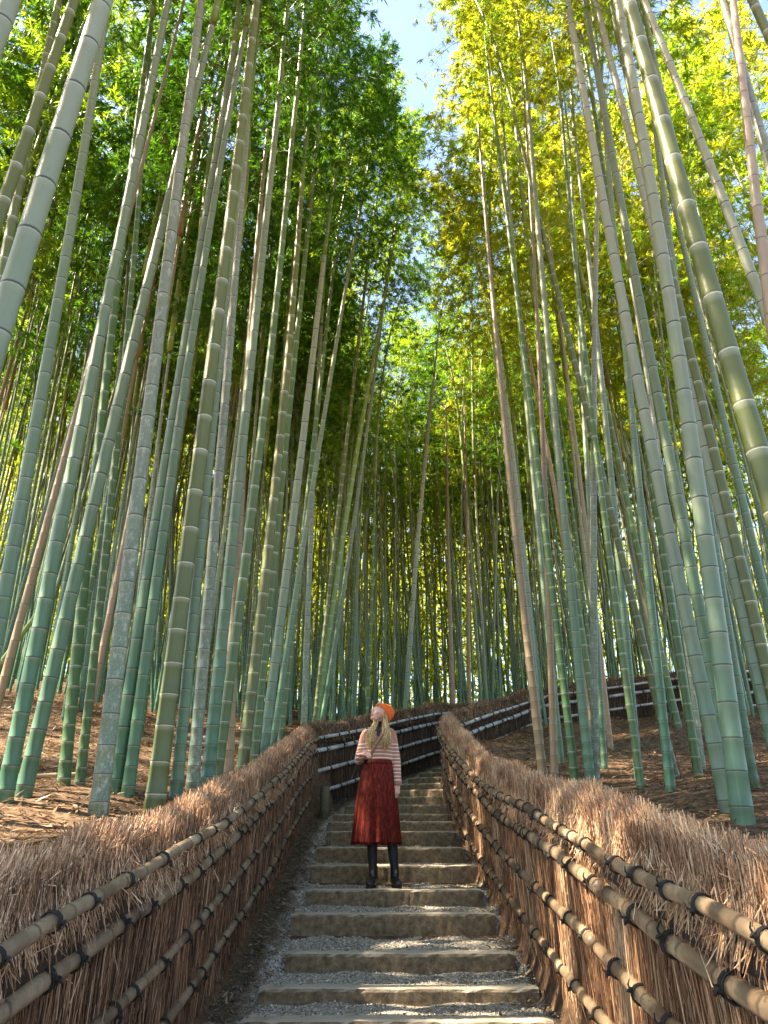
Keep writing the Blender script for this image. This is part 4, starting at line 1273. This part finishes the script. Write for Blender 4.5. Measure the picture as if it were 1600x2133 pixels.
# tights and ankle boots
M['tights'] = plain('black_tights', (.012, .013, .015), (.028, .030, .034), 90, .55, 0)
nt = NT('black_leather'); n = nt.noise(35, 3, .5)
M['leather'] = nt.done(nt.bsdf(nt.ramp(n, [(.3, (.008, .008, .009)), (.7, (.020, .019, .019))]), .28, nt.bump(n, .15, .004), .6))
solid('tights', [limb([(-.12, 0, .62), (-.115, -.02, .48), (-.113, .012, .33), (-.105, .03, .12)], [.060, .050, .050, .036], 16, 16),
                 limb([(.04, 0, .62), (.06, -.02, .48), (.085, .012, .33), (.105, .03, .12)], [.060, .050, .050, .036], 16, 16)], M['tights'], person)
for fx, turn in ((-.108, -.22), (.108, .20)):
    Rz = np.array(Matrix.Rotation(turn, 3, 'Z'))
    parts = [limb([(0, .03, .185), (0, .032, .10), (0, .035, .04)], [.042, .043, .044], 10, 16),
             tube(np.array([(0, .085, .030), (0, .06, .040), (0, .0, .050), (0, -.07, .042), (0, -.13, .034), (0, -.155, .028)]), None, 14,
                  ell=np.array([(.020, .020), (.036, .036), (.042, .044), (.045, .036), (.038, .028), (.018, .014)]), frames=np.tile([1.0, 0, 0], (6, 1)))]
    parts = [(v @ Rz.T + np.array([fx, 0, .006]), f) for v, f in parts]
    bt = link('ankle_boot', remeshed('ankle_boot', parts, .006, 2), M['leather'], person)
    outl = []
    for k in range(24):
        a = 2 * math.pi * k / 24
        outl.append((math.cos(a) * (.046 if math.sin(a) < 0 else .038), -.035 + math.sin(a) * .125))
    Vs = [(x, y, 0) for x, y in outl] + [(x, y, .022) for x, y in outl]
    Fs = [tuple(range(24))[::-1], tuple(range(24, 48))] + [(k, (k + 1) % 24, 24 + (k + 1) % 24, 24 + k) for k in range(24)]
    solid('boot_sole', [(np.array(Vs) @ Rz.T + np.array([fx, 0, .002]), Fs)], M['rope'], bt, smooth=False)
    solid('pull_tab', [(np.array([(x * .010, -.018 + y * .004, .135 + z * .016) for x in (-1, 1) for y in (-1, 1) for z in (-1, 1)]) @ Rz.T + np.array([fx, .0, 0]),
          [(0, 1, 3, 2), (4, 6, 7, 5), (0, 4, 5, 1), (2, 3, 7, 6), (0, 2, 6, 4), (1, 5, 7, 3)])], M['rail_far'], bt, smooth=False)

# the strap of her bag
pts = spine([(.055, .03, 1.475), (.030, -.075, 1.452), (-.020, -.130, 1.370), (-.075, -.138, 1.28), (-.125, -.132, 1.19), (-.150, -.108, 1.10)], 18)
V, F = tube(pts, None, 8, ell=np.tile([.016, .004], (18, 1)), frames=np.tile([.85, 0, .5], (18, 1)))
M['strap'] = plain('brown_leather', (.13, .065, .045), (.22, .12, .085), 60, .5, .2, .003)
st = link('bag_strap', pymesh('bag_strap', V, F), M['strap'])
st.location = person.location
tag(st, "brown leather bag strap slung across the woman's striped sweater", 'bag strap')

# ------------------------------------------------------------------ small things
def pole(name, a, b, r, mat, label, cat, group=None):
    a, b = Vector(a), Vector(b)
    n = 14; P = np.array([tuple(a.lerp(b, i / (n - 1))) for i in range(n)]) - np.array(a)
    sm = np.linspace(0, (b - a).length / .26, n)
    rr = r * (1 + .06 * np.cos(sm * 6.28))
    V, F = tube(P, rr, 8)
    o = link(name, pymesh(name, V, F, {'node': np.repeat(sm, 8), 'along': np.full(len(V), 4.)}), mat)
    o.location = a
    return tag(o, label, cat, group)

def gz(x, y, h=0.): return (x, y, float(ground_z(np.array(x), np.array(y))) + h)
pole('fallen_culm', gz(-2.9, 5.6, .03), gz(-2.25, 5.9, .05), .018, M['R'], 'pale fallen stick lying in the litter beside the slim green culm', 'fallen bamboo')
pole('fallen_culm', gz(-2.9, 8.6, .05), gz(-1.8, 9.2, .06), .035, M['T'], 'fallen tan pole lying behind the thick olive culm on the left', 'fallen bamboo')
pole('fallen_culm', gz(-2.7, 9.4, .08), gz(-1.7, 9.7, .08), .035, M['R'], 'pale fallen pole lying behind the tall tan culm on the left', 'fallen bamboo')
pole('fallen_culm', gz(-4.6, 8.2, .03), gz(-3.9, 8.3, 1.5), .03, M['Y'], 'short cut culm propped slanting among the left grove stems', 'fallen bamboo')

# mossy stub post at the bend of the left fence
x, y = -.83, 11.1
V, F = stack([(0, 0, -.15, .075, .07), (.002, 0, .10, .07, .066), (0, .002, .33, .068, .064), (0, 0, .345, .055, .052)], 12)
o = link('stub_post', pymesh('stub_post', V, F), M['post']); o.location = (x, y, float(path_z(y)) - .02)
tag(o, 'short mossy wooden post where the left fence bends', 'post')
